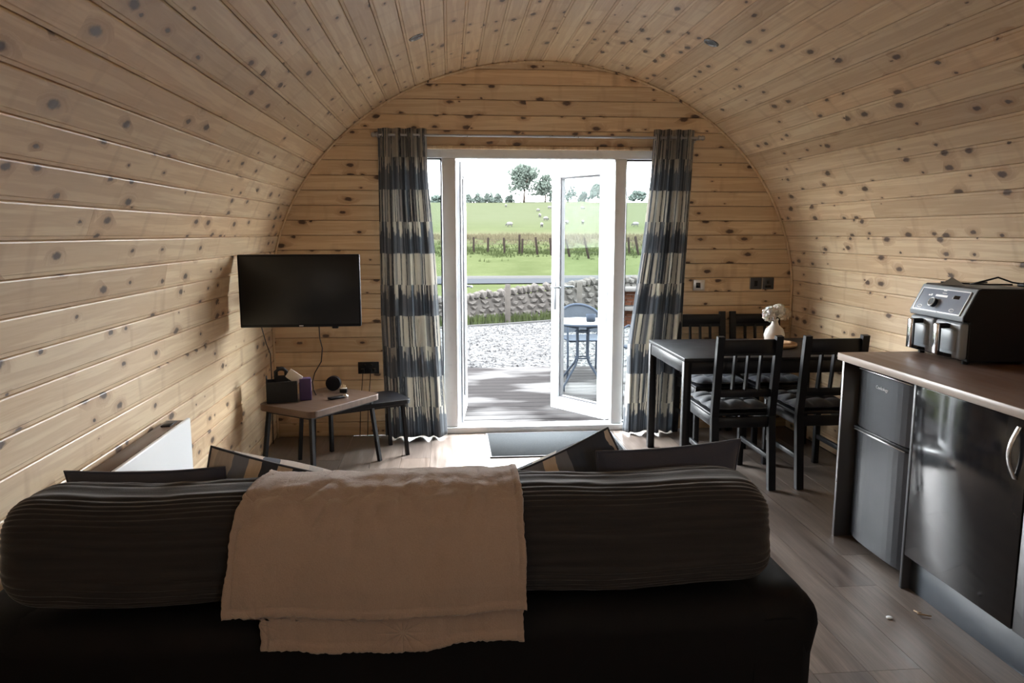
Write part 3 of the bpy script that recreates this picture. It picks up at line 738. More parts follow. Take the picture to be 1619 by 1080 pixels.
tree('field_tree', 'tree on the hill seen through the right sidelight', 'tree', 1004, 303, 30, 155, 'leaf2', 900, G, .08, 5, 15)
for i, (u, vt, wp, lab) in enumerate(((691, 311, 26, 'hedge bush seen through the left sidelight'), (741, 310, 20, 'leftmost low bush beside the open left door leaf'), (757, 308, 20, 'second low bush from the left on the crest'), (774, 307, 20, 'third low bush from the left on the crest'), (788, 309, 16, 'fourth low bush, thinning out before the gap'), (806, 311, 16, 'low bush at the left foot of the largest tree'), (876, 304, 18, 'low bush behind the door stile, right of the tall trees'), (903, 297, 28, 'tallest bush seen through the open glass door'), (922, 303, 20, 'low bush left of the round tree in the glass door'))):
    tree('hedge_bush', lab, 'bush', u, vt, wp, 158, 'leaf2', 420, G, 0.02, 4, 30+i, .38)
sh_me = None
def sheep(X, Y, rz, label):
    global sh_me
    t = thing('sheep', label, 'sheep', (X, Y, ground(X, Y)-.02), rz, 'sheep on the hill')
    if sh_me is None:
        b = MB().lathe([(0, -.5), (.16, -.45), (.26, -.2), (.28, .1), (.24, .38), (.1, .5), (0, .52)], n=10, T=Matrix.Translation((0, 0, .55)) @ Matrix.Rotation(pi/2, 4, 'Y'))
        h = MB().lathe([(0, -.16), (.07, -.12), (.10, 0), (.08, .12), (0, .16)], n=8, T=Matrix.Translation((.62, 0, .36)) @ Matrix.Rotation(pi*.8, 4, 'Y')).tube([(.42, 0, .6), (.6, 0, .42)], .09, 6)
        l = MB().cyl((0, 0, 0), (0, 0, .36), .035, .05, n=6)
        sh_me = (b.mesh('body', M['sheep']), h.mesh('head', M['sheepface']), l.mesh('leg', M['sheepface']))
    put(sh_me[0], 'body', t); put(sh_me[1], 'head', t)
    for x in (-.32, .32):
        for y in (-.13, .13): put(sh_me[2], 'leg', t, loc=(x, y, 0))
    return t
rs = random.Random(8)
for (u, v, lab) in ((800, 330, 'small white sheep highest on the hill, left of the largest tree'), (868, 333, 'small white sheep just below the shorter crest tree'), (850, 337, 'small white sheep below the gap between the two tall trees'),
        (853, 346, 'small white sheep midway down the slope under the tall trees'), (862, 352, 'small white sheep lower on the slope beside the door stile'), (856, 361, 'lowest small white sheep under the tall trees'),
        (919, 334, 'highest small white sheep seen through the open glass door'), (920, 357, 'lower right small white sheep seen through the open glass door'), (895, 357, 'lower left small white sheep seen through the open glass door'),
        (806, 362, 'lone small white sheep low on the slope left of the trees'), (1003, 362, 'small white sheep seen through the right sidelight'), (880, 341, 'small white sheep behind the left stile of the open door')):
    Y = 80
    while Y < 158 and 370-(ground(Y*math.tan(YAW+math.atan((u-809.5)/1190)), Y)-H)*1190/Y > v: Y += 1
    sheep(Y*math.tan(YAW+math.atan((u-809.5)/1190)), Y, rs.random()*6.28, lab).scale = (.65, .65, .65)

# ------------------------------------------------------------------ kitchen run
XK = 1.865; Y1, Y2, Y3 = 3.394, 2.838, 2.232
wt = MB(); wt.rbox((1.846, .9, .873), (2.545, 3.405, .908), .004, 2)
wto = wt.build('worktop', M['worktop']); tag(wto, 'long walnut brown kitchen worktop on the right under the air fryer', 'worktop')
MB().rbox((1.842, .9, .8735), (1.8465, 3.405, .9075), .002, 1).build('edge_strip', M['wt_edge'], wto)
MB().rbox((1.846, 3.4045, .8735), (2.545, 3.409, .9075), .002, 1).build('edge_strip', M['wt_edge'], wto)
tag(MB().rbox((1.866, 3.376, 0), (2.50, 3.394, .872), .001, 1).build('end_panel', M['carcass']), 'dark upright panel closing the far end of the kitchen units', 'panel')
MB().rbox((1.8635, 3.3765, .001), (1.8665, 3.3935, .871), .0005, 1).build('edge_strip', M['rod'], bpy.data.objects['end_panel'])
tag(MB().rbox((1.866, 2.820, 0), (2.50, 2.838, .872), .001, 1).build('divider_panel', M['carcass']), 'dark upright panel between the fridge and the first cupboard', 'panel')
fr = thing('fridge_freezer', 'black undercounter fridge freezer with two doors under the worktop end', 'fridge', (1.90, 2.865, 0))
fw = .487
MB().rbox((.04, 0, .02), (.52, fw, .845), .006, 2).build('body', M['black_plastic'], fr)
def curved_door(z0, z1):
    d = MB(); n = 14
    pts = [(.036-.030*(1-((2*i/n)-1)**4)-.004, i/n*fw) for i in range(n+1)]
    poly = pts+[(.037, fw), (.037, 0)]
    vs = [(x, y, z) for z in (z0, z0+.004, z1-.004, z1) for x, y in [(p[0]+(.004 if z in (z0, z1) else 0), p[1]) for p in poly]]
    k = len(poly); fs = [tuple(reversed(range(k))), tuple(range(3*k, 4*k))]+[(j*k+i, j*k+(i+1) % k, (j+1)*k+(i+1) % k, (j+1)*k+i) for j in range(3) for i in range(k)]
    d.add(vs, fs, 0, False); return d
d1 = fixn(curved_door(.573, .845).build('freezer_door', M['fridge'], fr)); d2 = fixn(curved_door(.03, .555).build('fridge_door', M['fridge'], fr))
d1['label'] = 'upper freezer door with small silver lettering'
MB().rbox((.004, .02, .556), (.036, fw-.02, .572), .002, 1).build('grip_recess', M['black_plastic'], fr)
MB().rbox((.0015, .06, .5535), (.008, fw-.03, .5575), .001, 1).build('grip_strip', M['steel'], fr)
MB().rbox((.0015, .04, .8445), (.03, fw-.04, .849), .001, 1).build('top_strip', M['steel'], fr)
for z in (.56, .852): MB().cyl((.012, .015, z-.004), (.012, .015, z+.006), .008, n=10).build('hinge_pin', M['steel'], fr)
cu = bpy.data.curves.new('logo', 'FONT'); cu.body = 'Cookology'; cu.size = .021; cu.extrude = .0006; cu.align_x = 'CENTER'; cu.materials.append(M['silver'])
lt = bpy.data.objects.new('t', cu); COL.objects.link(lt); lme = bpy.data.meshes.new_from_object(lt.evaluated_get(bpy.context.evaluated_depsgraph_get())); bpy.data.objects.remove(lt)
lo = put(lme, 'logo', fr); lo.location = (.0012, fw*.52, .782); lo.rotation_euler = (pi/2, 0, -pi/2)

def cupboard(y0, y1, label, hside):
    t = thing('base_cupboard', label, 'cupboard', (XK, y0, 0), 0, 'gloss black base cupboards')
    w = y1-y0
    MB().rbox((.02, 0, .15), (.60, w, .87), .001, 1).build('carcass', M['carcass'], t)
    d = MB().rbox((0, .002, .152), (.019, w-.002, .866), .0015, 2).build('door', M['cab'], t)
    h = MB(); yy = .045 if hside < 0 else w-.045
    h.grid(lambda u, v: ((-.030*sin(pi*v)-.002)+.004*cos(2*pi*u), yy+.010*sin(2*pi*u), .662+.178*v), 10, 16, wrapu=True)
    h.cyl((.0, yy, .668), (-.006, yy, .668), .007, n=8).cyl((0, yy, .834), (-.006, yy, .834), .007, n=8)
    h.build('handle', M['steel'], d)
    return t
cupboard(2.218, 2.818, 'gloss black cupboard with arched steel handle beside the fridge', -1)
cupboard(1.614, 2.214, 'gloss black cupboard nearest the bottom right corner of the photo', 1)
cupboard(1.010, 1.610, 'gloss black cupboard nearest the camera, beyond the right photo edge', -1)
tag(MB().rbox((1.90, .95, 0), (1.915, 2.818, .148), .001, 1).build('plinth', M['plinth']), 'slate grey kickboard along the floor under the gloss black cupboards', 'kickboard')

# air fryer
AF = thing('air_fryer', 'large dark dual drawer air fryer on the worktop', 'air fryer', (2.178, 3.012, .908), -.03)
Wf = .40
body = MB().prism([(.035, .012), (.345, .012), (.352, .03), (.352, .30), (.335, .325), (.075, .330), (.060, .322), (.004, .205), (.004, .19), (.03, .185), (.03, .02)], 0, Wf)
bo = fixn(body.build('body', M['black_plastic'], AF)); bv = bo.modifiers.new('b', 'BEVEL'); bv.width = .008; bv.segments = 3; bv.limit_method = 'ANGLE'
fc = MB().prism([(.0, .190), (.004, .186), (.006, .2045), (.0635, .3205), (.059, .325), (.0545, .320), (-.001, .206)], .006, Wf-.006)
fo = fixn(fc.build('fascia', M['lit_front'], AF))
nrm = Vector((-(.325-.206), 0, .0555)).normalized(); up = Vector((.0555, 0, .114)).normalized()
def onp(y, h, d=0): return Vector((-.001, 0, .206))+up*h+nrm*d+Vector((0, y, 0))
def patch(y0, y1, h0, h1, d0, d1): 
    vs = [onp(y, h, d) for d in (d0, d1) for y, h in ((y0, h0), (y1, h0), (y1, h1), (y0, h1))]
    return MB().add(vs, [(0,3,2,1),(4,5,6,7),(0,1,5,4),(1,2,6,5),(2,3,7,6),(3,0,4,7)])
cp = fixn(patch(.03, Wf-.03, .006, .114, 0, .003).build('control_panel', M['panel'], AF))
rim = MB()
for a in ((.03, Wf-.03, .004, .008), (.03, Wf-.03, .112, .116), (.028, .032, .004, .116), (Wf-.032, Wf-.028, .004, .116)):
    q = patch(a[0], a[1], a[2], a[3], .001, .005); rim.add(q.v, q.f)
fixn(rim.build('panel_rim', M['silver'], cp))
kc = onp(.235, .045, .003); kn = MB().cyl(kc, kc+nrm*.018, .021, n=24).build('dial', M['black_plastic'], cp)
MB().tube([kc+nrm*.018+(up*cos(t*pi/12)+Vector((0, sin(t*pi/12), 0)))*.0195 for t in range(24)], .0026, 6, closed=True).build('dial_ring', M['silver'], cp)
fixn(patch(.17, .255, .078, .088, .003, .004).build('display', M['silver'], cp)); fixn(patch(.085, .125, .076, .092, .003, .0037).build('dark_window', M['gloss_black'], cp))
bt_ = MB()
for (y, h, a, b) in ((.130, .077, .004, .004), (.285, .078, .010, .010), (.300, .078, .012, .006), (.20, .096, .03, .002), (.205, .108, .022, .006)):
    q = patch(y-a/2, y+a/2, h, h+b, .003, .0042); bt_.add(q.v, q.f)
fixn(bt_.build('panel_marks', M['silver'], cp))
for (y, h) in ((.095, .022), (.33, .022)):
    c = onp(y, h, .004); MB().tube([c+up*.007*cos(t*pi/8)+Vector((0, .016*sin(t*pi/8), 0)) for t in range(16)], .0008, 4, closed=True).build('button_outline', M['silver'], cp)
for i, y0 in enumerate((.008, .204)):
    dr = MB().rbox((.0, y0, .022), (.20, y0+.188, .182), .014, 3)
    do = dr.build('drawer', M['lit_front'], AF)
    MB().rbox((-.004, y0+.03, .052), (.004, y0+.158, .145), .004, 2).build('drawer_panel', M['lit_front'], do)
    yy = y0+.094
    h = MB().rbox((-.058, yy-.019, .036), (-.044, yy+.019, .172), .006, 2); h.build('handle', M['chrome'], do)
    MB().rbox((-.048, yy-.017, .150), (.004, yy+.017, .172), .006, 2).rbox((-.048, yy-.015, .036), (-.036, yy+.015, .165), .004, 2).build('handle_arm', M['black_plastic'], do)
    MB().prism([(-.045, .034), (.002, .026), (.002, .040), (-.03, .046)], yy-.04, yy+.04).build('handle_foot', M['black_plastic'], do)
for (x, y) in ((.05, .04), (.05, .36), (.31, .04), (.31, .36)): MB().cyl((x, y, 0), (x, y, .014), .014, n=10).build('foot', M['black_plastic'], AF)
c = MB().tube([(.30, .30, .336), (.22, .26, .337), (.14, .18, .338), (.10, .10, .345), (.14, .05, .366), (.20, .09, .372), (.26, .08, .35), (.29, .05, .345)], .0038, 6).tube([(.10, .33, .337), (.12, .24, .338), (.20, .14, .337), (.29, .12, .338)], .0038, 6)
c.build('power_cable', M['black_plastic'], AF)
p = MB().rbox((.275, .025, .332), (.33, .075, .350), .006, 2).build('plug', M['black_plastic'], AF)
for (x, y) in ((.285, .035), (.315, .035), (.30, .06)): MB().rbox((x-.003, y-.002, .349), (x+.003, y+.002, .372), .0005, 1).build('pin', M['black_plastic'], p)
lf = MB().prism([(0, 0), (.11, 0), (.05, .035)], 0, .002, 'y', T=Matrix.Translation((2.235, 3.27, 1.2385)) @ Matrix.Rotation(-1.0, 4, 'Z')).build('folded_card', M['grey_metal'])
tag(lf, 'small grey folded card standing on top of the air fryer', 'card')

# ------------------------------------------------------------------ dining table and chairs
TX0, TX1, TY0, TY1 = 1.355, 2.49, 4.21, 5.0
dt = thing('dining_table', 'black rectangular dining table against the right wall', 'table', (0, 0, 0))
MB().rbox((TX0, TY0, .728), (TX1, TY1, .75), .003, 2).build('table_top', M['black_wood'], dt)
for (a, b) in (((TX0+.005, TY0+.03, .655), (TX0+.025, TY1-.03, .728)), ((TX1-.025, TY0+.03, .655), (TX1-.005, TY1-.03, .728)), ((TX0+.03, TY0+.004, .655), (TX1-.03, TY0+.022, .728)), ((TX0+.03, TY1-.022, .655), (TX1-.03, TY1-.004, .728))):
    MB().rbox(a, b, .002, 1).build('apron', M['black_wood'], dt)
for x in (TX0, TX1-.045):
    for y in (TY0, TY1-.045): MB().rbox((x, y, 0), (x+.045, y+.045, .728), .002, 1).build('leg', M['black_wood'], dt)
def chair_proto(loc, rz, label):
    t = thing('dining_chair', label, 'chair', loc, rz, 'black slat back dining chairs')       # local: back at y=0, seat towards +y
    W = .37; b = 'black_wood'
    for s in (-1, 1):
        x = s*(W/2-.017)
        m = MB().bar((x, -.035, 0), (x, .012, .43), .034, .042, up=(1, 0, 0)).bar((x, .012, .43), (x, -.045, .90), .034, .040, up=(1, 0, 0))
        m.build('rear_leg', M[b], t)
        MB().rbox((x-.017, .43, 0), (x+.017, .465, .43), .002, 1).build('front_leg', M[b], t)
        MB().rbox((x-.010, .03, .365), (x+.010, .43, .425), .002, 1).build('side_rail', M[b], t)
        MB().rbox((x-.009, .0, .165), (x+.009, .432, .195), .002, 1).build('stretcher', M[b], t)
    MB().rbox((-W/2+.034, .0, .365), (W/2-.034, .02, .425), .002, 1).build('rear_rail', M[b], t)
    MB().rbox((-W/2+.034, .442, .365), (W/2-.034, .462, .425), .002, 1).build('front_rail', M[b], t)
    MB().rbox((-W/2, .025, .428), (W/2, .47, .445), .004, 2).build('seat', M[b], t)
    MB().bar((-W/2+.03, -.032, .80), (W/2-.03, -.032, .80), .022, .02).rbox((-W/2+.034, -.046, .80), (W/2-.034, -.022, .88), .003, 1).build('top_rail', M[b], t)
    MB().rbox((-W/2+.034, -.010, .545), (W/2-.034, .010, .59), .003, 1).build('back_rail', M[b], t)
    for k in (-1, 0, 1):
        MB().bar((k*.075, .0, .585), (k*.075, -.032, .805), .028, .012, up=(1, 0, 0)).build('back_slat', M[b], t)
    return t
ch = [((1.672, 4.085, 0), 0, 'black slat back dining chair on the near side, left, facing the door wall'),
      ((2.175, 4.085, 0), 0, 'black slat back dining chair on the near side, beside the kitchen worktop'),
      ((1.835, 5.335, 0), pi, 'black dining chair against the far wall, beside the right curtain'),
      ((2.25, 5.335, 0), pi, 'black dining chair against the far wall, behind the flower vase')]
c0 = chair_proto(*ch[0]); chairs = [c0]
for (l, r, lab) in ch[1:]:
    c = copy_tree(c0); c.location = l; c.rotation_euler = (0, 0, r); c['label'] = lab; chairs.append(c)
def pad_fn(u, v, top):
    x, y = (u-.5), (v-.5); e = (max(0, 1-(2*abs(x))**5)*max(0, 1-(2*abs(y))**5))**.5
    q = abs(sin(u*pi*3))*abs(sin(v*pi*3)); rad = (.30+.70*q**.5)
    return (x*.355*(1+.03*sin(v*20)), y*.40*(1+.03*sin(u*23)), (.026+(.030*rad if top else -.022))*1 if False else .024+(.034*rad*e if top else -.022*e))
pm_ = MB().grid(lambda u, v: pad_fn(u, v, True), 36, 36).grid(lambda u, v: pad_fn(1-u, v, False), 36, 12)
pmesh = pm_.mesh('seat_pad', M['pad'])
for (l, r, lab), nm in zip(ch, ('on the near left dining chair', 'on the near chair beside the worktop', 'on the far dining chair beside the curtain', 'on the far dining chair behind the vase')):
    o = put(pmesh, 'seat_pad', None, loc=(l[0], l[1]+(.255 if r == 0 else -.255), .444), rot=(0, 0, r))
    tag(o, 'tufted charcoal seat pad '+nm, 'cushion', 'tufted chair seat pads')
# tray, vase, flowers
ty = MB().lathe([(0, .006), (.15, .006), (.156, .012), (.160, .022), (.168, .022), (.166, .006), (.158, 0), (0, 0)], n=40)
tag(ty.build('round_tray', M['rattan'], loc=(2.06, 4.66, .7505)), 'round light wooden tray on the black dining table', 'tray')
va = thing('flower_vase', 'pale round bellied vase on the wooden tray', 'vase', (2.10, 4.69, .757))
MB().lathe([(0, 0), (.035, 0), (.058, .025), (.066, .06), (.055, .098), (.026, .125), (.019, .145), (.024, .165), (.019, .163), (.015, .14), (0, .13)], n=28).build('vase_body', M['ceramic'], va)
def bloom(c, R, m, seed, lab):
    t = thing('flower', lab, 'flower', c, 0, 'fabric flowers in the vase'); r = random.Random(seed); g = MB()
    for i in range(420):
        d = Vector((r.gauss(0, 1), r.gauss(0, 1), r.gauss(.25, 1))).normalized(); p = d*R*r.uniform(.65, .95)
        a = d.orthogonal().normalized(); a.rotate(Matrix.Rotation(r.random()*6.28, 3, d)); b = d.cross(a); s = R*.34
        g.add([p-a*s*.5, p+b*s*.5+d*s*.3, p+a*s*.6+d*s*.5, p-b*s*.5+d*s*.3], [(0, 1, 2, 3)], 0, True)
    g.build('petals', M[m], t)['kind'] = 'stuff'
    o = Vector((2.10, 4.69, .90))-Vector(c)
    MB().tube([(0, 0, 0), (o.x*.5, o.y*.5, o.z*.6), tuple(o)], .003, 5).build('stem', M['stem'], t)
bloom((2.055, 4.665, .955), .050, 'flower', 1, 'white ruffled flower at the left of the vase, nearest the curtain')
bloom((2.115, 4.67, .978), .042, 'flower', 2, 'white ruffled flower standing highest in the vase')
bloom((2.165, 4.70, .95), .042, 'petal2', 3, 'cream flower drooping to the right of the vase')

# ------------------------------------------------------------------ curtains and rod
rod = thing('curtain_rod', 'thin grey metal curtain rod across the top of the doors', 'curtain rod')
MB().cyl((-.47, 5.335, 2.135), (1.76, 5.335, 2.135), .009, n=12).build('pole', M['rod'], rod)
for x, s in ((-.475, -1), (1.765, 1)):
    MB().lathe([(0, 0), (.016, 0), (.017, .012), (.010, .018), (.018, .030), (.014, .044), (0, .048)], n=14, T=Matrix.Translation((x-s*.002, 5.335, 2.135)) @ Matrix.Rotation(s*pi/2, 4, 'Y')).build('finial', M['rod'], rod)
for x in (-.465, 1.752): MB().rbox((x-.008, 5.335, 2.118), (x+.008, 5.44, 2.127), .002, 1).cyl((x, 5.428, 2.125), (x, 5.44, 2.125), .022, n=14).build('bracket', M['rod'], rod)
def curtain(label, m, L, R, folds, z0, z1, seed, cw):
    """L(v), R(v): left and right edge at height fraction v (0 foot, 1 top)"""
    t = thing('curtain', label, 'curtain', (0, 0, 0), 0, 'patterned curtains beside the doors')
    def fn(u, v):
        a = .030+.018*(1-v)
        ph = u*folds*2*pi+seed+.5*sin(v*3+u*7)*(1-v)
        x = L(v)+(R(v)-L(v))*u+.010*sin(ph*.5+v*2)*(1-v)
        y = 5.335+a*sin(ph)*(.75+.25*sin(v*2.1+u*9+seed))+.012*sin(v*9+u*13+seed)*(1-v)
        return (x, y, z0+(z1-z0)*v+.006*sin(u*21)*(1-v))
    g = MB().grid(fn, 140, 60, uv=lambda u, v: (u*cw, v*(z1-z0)))
    o = g.build('cloth', M[m], t); sd = o.modifiers.new('s', 'SOLIDIFY'); sd.thickness = .0016
    for k in range(folds*2):
        u = (k*pi-seed)/(folds*2*pi)
        if 0.02 < u < .98:
            x = L(1)+(R(1)-L(1))*u; s = .019
            MB().tube([(x, 5.335+s*cos(q*pi/8), 2.135+s*sin(q*pi/8)) for q in range(16)], .0035, 6, closed=True).build('eyelet', M['rod'], t)
def lerp(*P):
    def f(v):
        for (a, x), (b, y) in zip(P, P[1:]):
            if v <= b: q = (v-a)/(b-a); q = q*q*(3-2*q) if len(P) < 3 else q; return x+(y-x)*q
        return P[-1][1]
    return f
curtain('blue grey and cream patterned curtain left of the doors, beside the television', 'curt1', lerp((0, -.475), (.4, -.49), (1, -.475)), lerp((0, -.03), (.35, -.075), (.6, -.10), (.85, -.14), (1, -.145)), 4, .012, 2.18, .6, 1.1)
curtain('blue grey and cream patterned curtain right of the doors, behind the dining table', 'curt2', lerp((0, 1.262), (.3, 1.285), (.6, 1.375), (.85, 1.43), (1, 1.447)), lerp((0, 1.665), (.4, 1.69), (1, 1.742)), 4, .012, 2.19, 2.4, 1.1)

# ------------------------------------------------------------------ television corner
tvx0, tvx1, tvz0, tvz1 = -1.197, -.515, .932, 1.350
TV = thing('television', 'wall mounted flat black television on the left', 'television', ((tvx0+tvx1)/2, 4.41, (tvz0+tvz1)/2), .035)
w2, h2 = (tvx1-tvx0)/2, (tvz1-tvz0)/2
MB().rbox((-w2, 0, -h2), (w2, .045, h2), .006, 2).build('casing', M['black_plastic'], TV)
MB().rbox((-w2+.012, -.002, -h2+.018), (w2-.012, .002, h2-.012), .001, 1).build('screen', M['screen'], TV)
MB().rbox((-.012, -.004, -h2+.005), (.012, .0, -h2+.011), .001, 1).build('logo', M['silver'], TV)
MB().rbox((w2*.55-.015, .008, -h2-.012), (w2*.55+.02, .03, -h2+.003), .003, 1).build('sensor', M['black_plastic'], TV)
MB().rbox((-.1, .045, -.1), (.1, .06, .1), .003, 1).bar((0, .06, 0), (-.12, .30, 0), .03, .05).bar((-.12, .30, 0), (-.375, .36, 0), .03, .05).build('wall_bracket', M['black_plastic'], TV)
tb1 = (-.8, 4.30); a1 = radians(55)
def cable(pts, label, r=.0032): tag(MB().tube(pts, r, 6).build('cable', M['black_plastic']), label, 'cable', 'cables below the television')
cable([(-.761, 4.44, .935), (-.773, 4.52, .85), (-.777, 4.62, .775), (-.80, 4.70, .68), (-.85, 4.74, .60), (-.868, 4.75, .54), (-.862, 4.75, .49), (-.85, 4.76, .455)], 'black cable hanging from the middle of the television to the oak table')
cable([(-1.09, 4.44, .935), (-1.105, 4.6, .81), (-1.13, 4.8, .715), (-1.165, 4.95, .53), (-1.18, 5.0, .34), (-1.21, 5.1, .05)], 'black cable hanging from the left side of the television')
def rrect(cx, cy, ax, w, d, r, z0, z1, n=6):
    ux = Vector((cos(ax), sin(ax))); uy = Vector((-sin(ax), cos(ax))); P = []
    for (sx_, sy_, a0) in ((w-r, r, -pi/2), (w-r, d-r, 0), (r, d-r, pi/2), (r, r, pi)):
        for k in range(n+1):
            a = a0+k*pi/2/n; q = Vector((sx_+r*cos(a), sy_+r*sin(a))); p = Vector((cx, cy))+ux*q.x+uy*q.y; P.append((p.x, p.y))
    return MB().prism(P, z0, z1, 'z')
def side_table(name, label, cx, cy, ax, w, d, zt, th, m, splay):
    t = thing(name, label, 'table', (cx, cy, 0), ax, 'nest of two side tables')
    o = fixn(rrect(0, 0, 0, w, d, .05, zt-th, zt).build('table_top', M[m], t)); b = o.modifiers.new('b', 'BEVEL'); b.width = .004; b.segments = 2; b.limit_method = 'ANGLE'; b.angle_limit = radians(50)
    f = MB()
    for (x0, y0, x1, y1) in ((.05, .05, w-.05, .05), (w-.05, .05, w-.05, d-.05), (w-.05, d-.05, .05, d-.05), (.05, d-.05, .05, .05)): f.bar((x0, y0, zt-th-.010), (x1, y1, zt-th-.010), .02, .018)
    f.build('frame', M['black_wood'], t)
    for (x, y, sx_, sy_) in ((.05, .05, -1, -1), (w-.05, .05, 1, -1), (w-.05, d-.05, 1, 1), (.05, d-.05, -1, 1)):
        MB().bar((x, y, zt-th), (x+sx_*splay, y+sy_*splay, 0), .022, .022, up=(0, 1, 0)).build('leg', M['black_wood'], t)
side_table('side_table', 'taller side table with thick rounded oak top and black legs', -.8, 4.30, a1, .62, .45, .45, .040, 'brownwood', .035)
side_table('side_table', 'lower black side table tucked partly beneath the oak one', -.87, 4.585, radians(28), .70, .34, .385, .030, 'black_wood', .02)

cdy = thing('caddy', 'black cloth caddy with raised handle on the oak side table', 'caddy', (-1.03, 4.62, .451), .25)
cb = MB()
for (a, b) in (((-.09, -.055, 0), (.09, -.047, .13)), ((-.09, .047, 0), (.09, .055, .13)), ((-.09, -.055, 0), (-.082, .055, .155)), ((.082, -.055, 0), (.09, .055, .11)), ((-.09, -.055, 0), (.09, .055, .006)), ((-.004, -.05, 0), (.004, .05, .12))): cb.rbox(a, b, .003, 2)
cb.build('pockets', M['black_cloth'], cdy)
MB().tube([(-.03, 0, .10), (-.03, 0, .185), (-.012, 0, .20), (.012, 0, .20), (.03, 0, .185), (.03, 0, .10)], .012, 8).rbox((-.035, -.012, .05), (.035, .012, .16), .006, 2).build('handle', M['black_cloth'], cdy)
tag(MB().rbox((-.035, -.03, .0), (.035, .03, .135), .004, 2).build('purple_box', M['purple'], loc=(-.895, 4.655, .451), rot=(0, 0, .25)), 'small purple box on the oak side table beside the black caddy', 'box')
tag(MB().rbox((-.045, -.006, -.03), (.045, .006, .03), .002, 1).build('leaflet', M['paper'], loc=(-.955, 4.63, .60), rot=(0, .65, .2)), 'folded cream leaflet sticking out of the black caddy', 'leaflet')
tag(MB().cyl((0, 0, 0), (0, .035, 0), .048, n=28).cyl((0, -.002, 0), (0, 0, 0), .040, n=28).build('round_speaker', M['black_plastic'], loc=(-.765, 4.90, .4985), rot=(0, 0, -.1)), 'round black speaker standing upright at the back of the oak table', 'speaker')
pg = MB().rbox((-.024, -.02, 0), (.024, .02, .026), .006, 2).build('charger_plug', M['black_plastic'], loc=(-.69, 4.85, .451)); tag(pg, 'black three pin plug lying pins upward beside the round speaker', 'plug')
for (x, y) in ((-.011, -.004), (.011, -.004), (0, .010)): MB().rbox((x-.0025, y-.0025, .025), (x+.0025, y+.0025, .047), .0005, 1).build('pin', M['brass'], pg)
MB().rbox((-.02, -.016, .0245), (.02, .016, .0275), .001, 1).build('plug_face', M['paper'], pg)
tag(MB().lathe([(0, 0), (.018, 0), (.021, .008), (.012, .018), (0, .021)], n=18).build('metal_button', M['chrome'], loc=(-.66, 4.70, .451)), 'small shiny domed metal object on the oak side table', 'ornament')
tag(MB().rbox((-.05, -.02, 0), (.05, .02, .014), .005, 2).build('remote_control', M['black_plastic'], loc=(-.71, 4.66, .451), rot=(0, 0, .7)), 'small black remote control lying on the oak side table', 'remote')

def wall_plate(name, label, x0, x1, z0, z1, m, marks, cat='socket', t=.009):
    o = thing(name, label, cat, ((x0+x1)/2, YG, (z0+z1)/2))
    MB().rbox((x0-(x0+x1)/2, -t, -(z1-z0)/2), ((x1-x0)/2, 0, (z1-z0)/2), .003, 2).build('plate', M[m], o)
    for (nm, a, b, c, d, mm) in marks: MB().rbox((a, -t-.003, c), (b, -t+.001, d), .001, 1).build(nm, M[mm], o)
    return o
wall_plate('double_socket', 'black double socket low on the wall beside the left curtain', -.665, -.515, .462, .548, 'black_plastic', [('switch', -.03, -.015, .015, .03, 'gloss_black'), ('switch', .015, .03, .015, .03, 'gloss_black'), ('socket_face', -.055, -.025, -.03, .0, 'gloss_black'), ('socket_face', .025, .055, -.03, .0, 'gloss_black')])
for x, lab in ((-.63, 'thin black cable hanging from the left of the low double socket'), (-.575, 'thin black cable hanging from the right of the low double socket')):
    tag(MB().rbox((x-.012, 5.405, .470), (x+.012, 5.43, .50), .004, 2).tube([(x, 5.415, .475), (x-.005, 5.405, .40), (x-.02, 5.40, .25), (x-.03, 5.39, .01)], .003, 5).build('cable', M['black_plastic']), lab, 'cable', 'cables from the low socket')
wall_plate('room_thermostat', 'small silver wall control with pale display, right of the doors', 1.795, 1.882, 1.05, 1.13, 'steel', [('display', -.025, .008, -.02, .018, 'gloss_black'), ('button_pad', .012, .034, -.028, .025, 'white')], 'thermostat', .014)
wall_plate('light_switch', 'dark metal switch plate on the wall, left of its neighbouring socket', 2.226, 2.316, 1.057, 1.143, 'carcass', [('switch', -.012, .012, -.02, .02, 'black_plastic'), ('edge_strip', -.045, -.042, -.043, .043, 'steel')], 'switch')
wall_plate('aerial_socket', 'dark metal socket plate nearest the right corner of the wall', 2.320, 2.410, 1.057, 1.143, 'carcass', [('socket_face', -.022, .022, -.03, -.012, 'gloss_black'), ('socket_face', -.008, .008, .0, .02, 'gloss_black'), ('edge_strip', -.045, -.042, -.043, .043, 'steel')])
wall_plate('low_socket', 'small dark socket low on the wall under the dining table', 1.93, 2.01, .20, .28, 'carcass', [('socket_face', -.02, .02, -.02, .01, 'steel')])

# ------------------------------------------------------------------ wall heater
ht = thing('panel_heater', 'white flat panel heater low on the left wall', 'heater', (-1.255, 2.45, .20), 0)
MB().rbox((.088, 0, 0), (.105, .91, .462), .005, 2).build('front_panel', M['white'], ht)
MB().rbox((.01, .02, .01), (.088, .89, .452), .003, 1).build('housing', M['grey_metal'], ht)
MB().rbox((.012, .03, .452), (.086, .88, .458), .001, 1).build('top_grille', M['brownwood'], ht)  # oak brown stands in for the reflection in the heater top
for k in range(8): MB().box((.087, .05+k*.105, .4525), (.0885, .09+k*.105, .4615)).build('vent_slot', M['black_plastic'], ht)
MB().rbox((.03, .76, .458), (.07, .85, .464), .002, 1).build('control_pad', M['black_plastic'], ht)

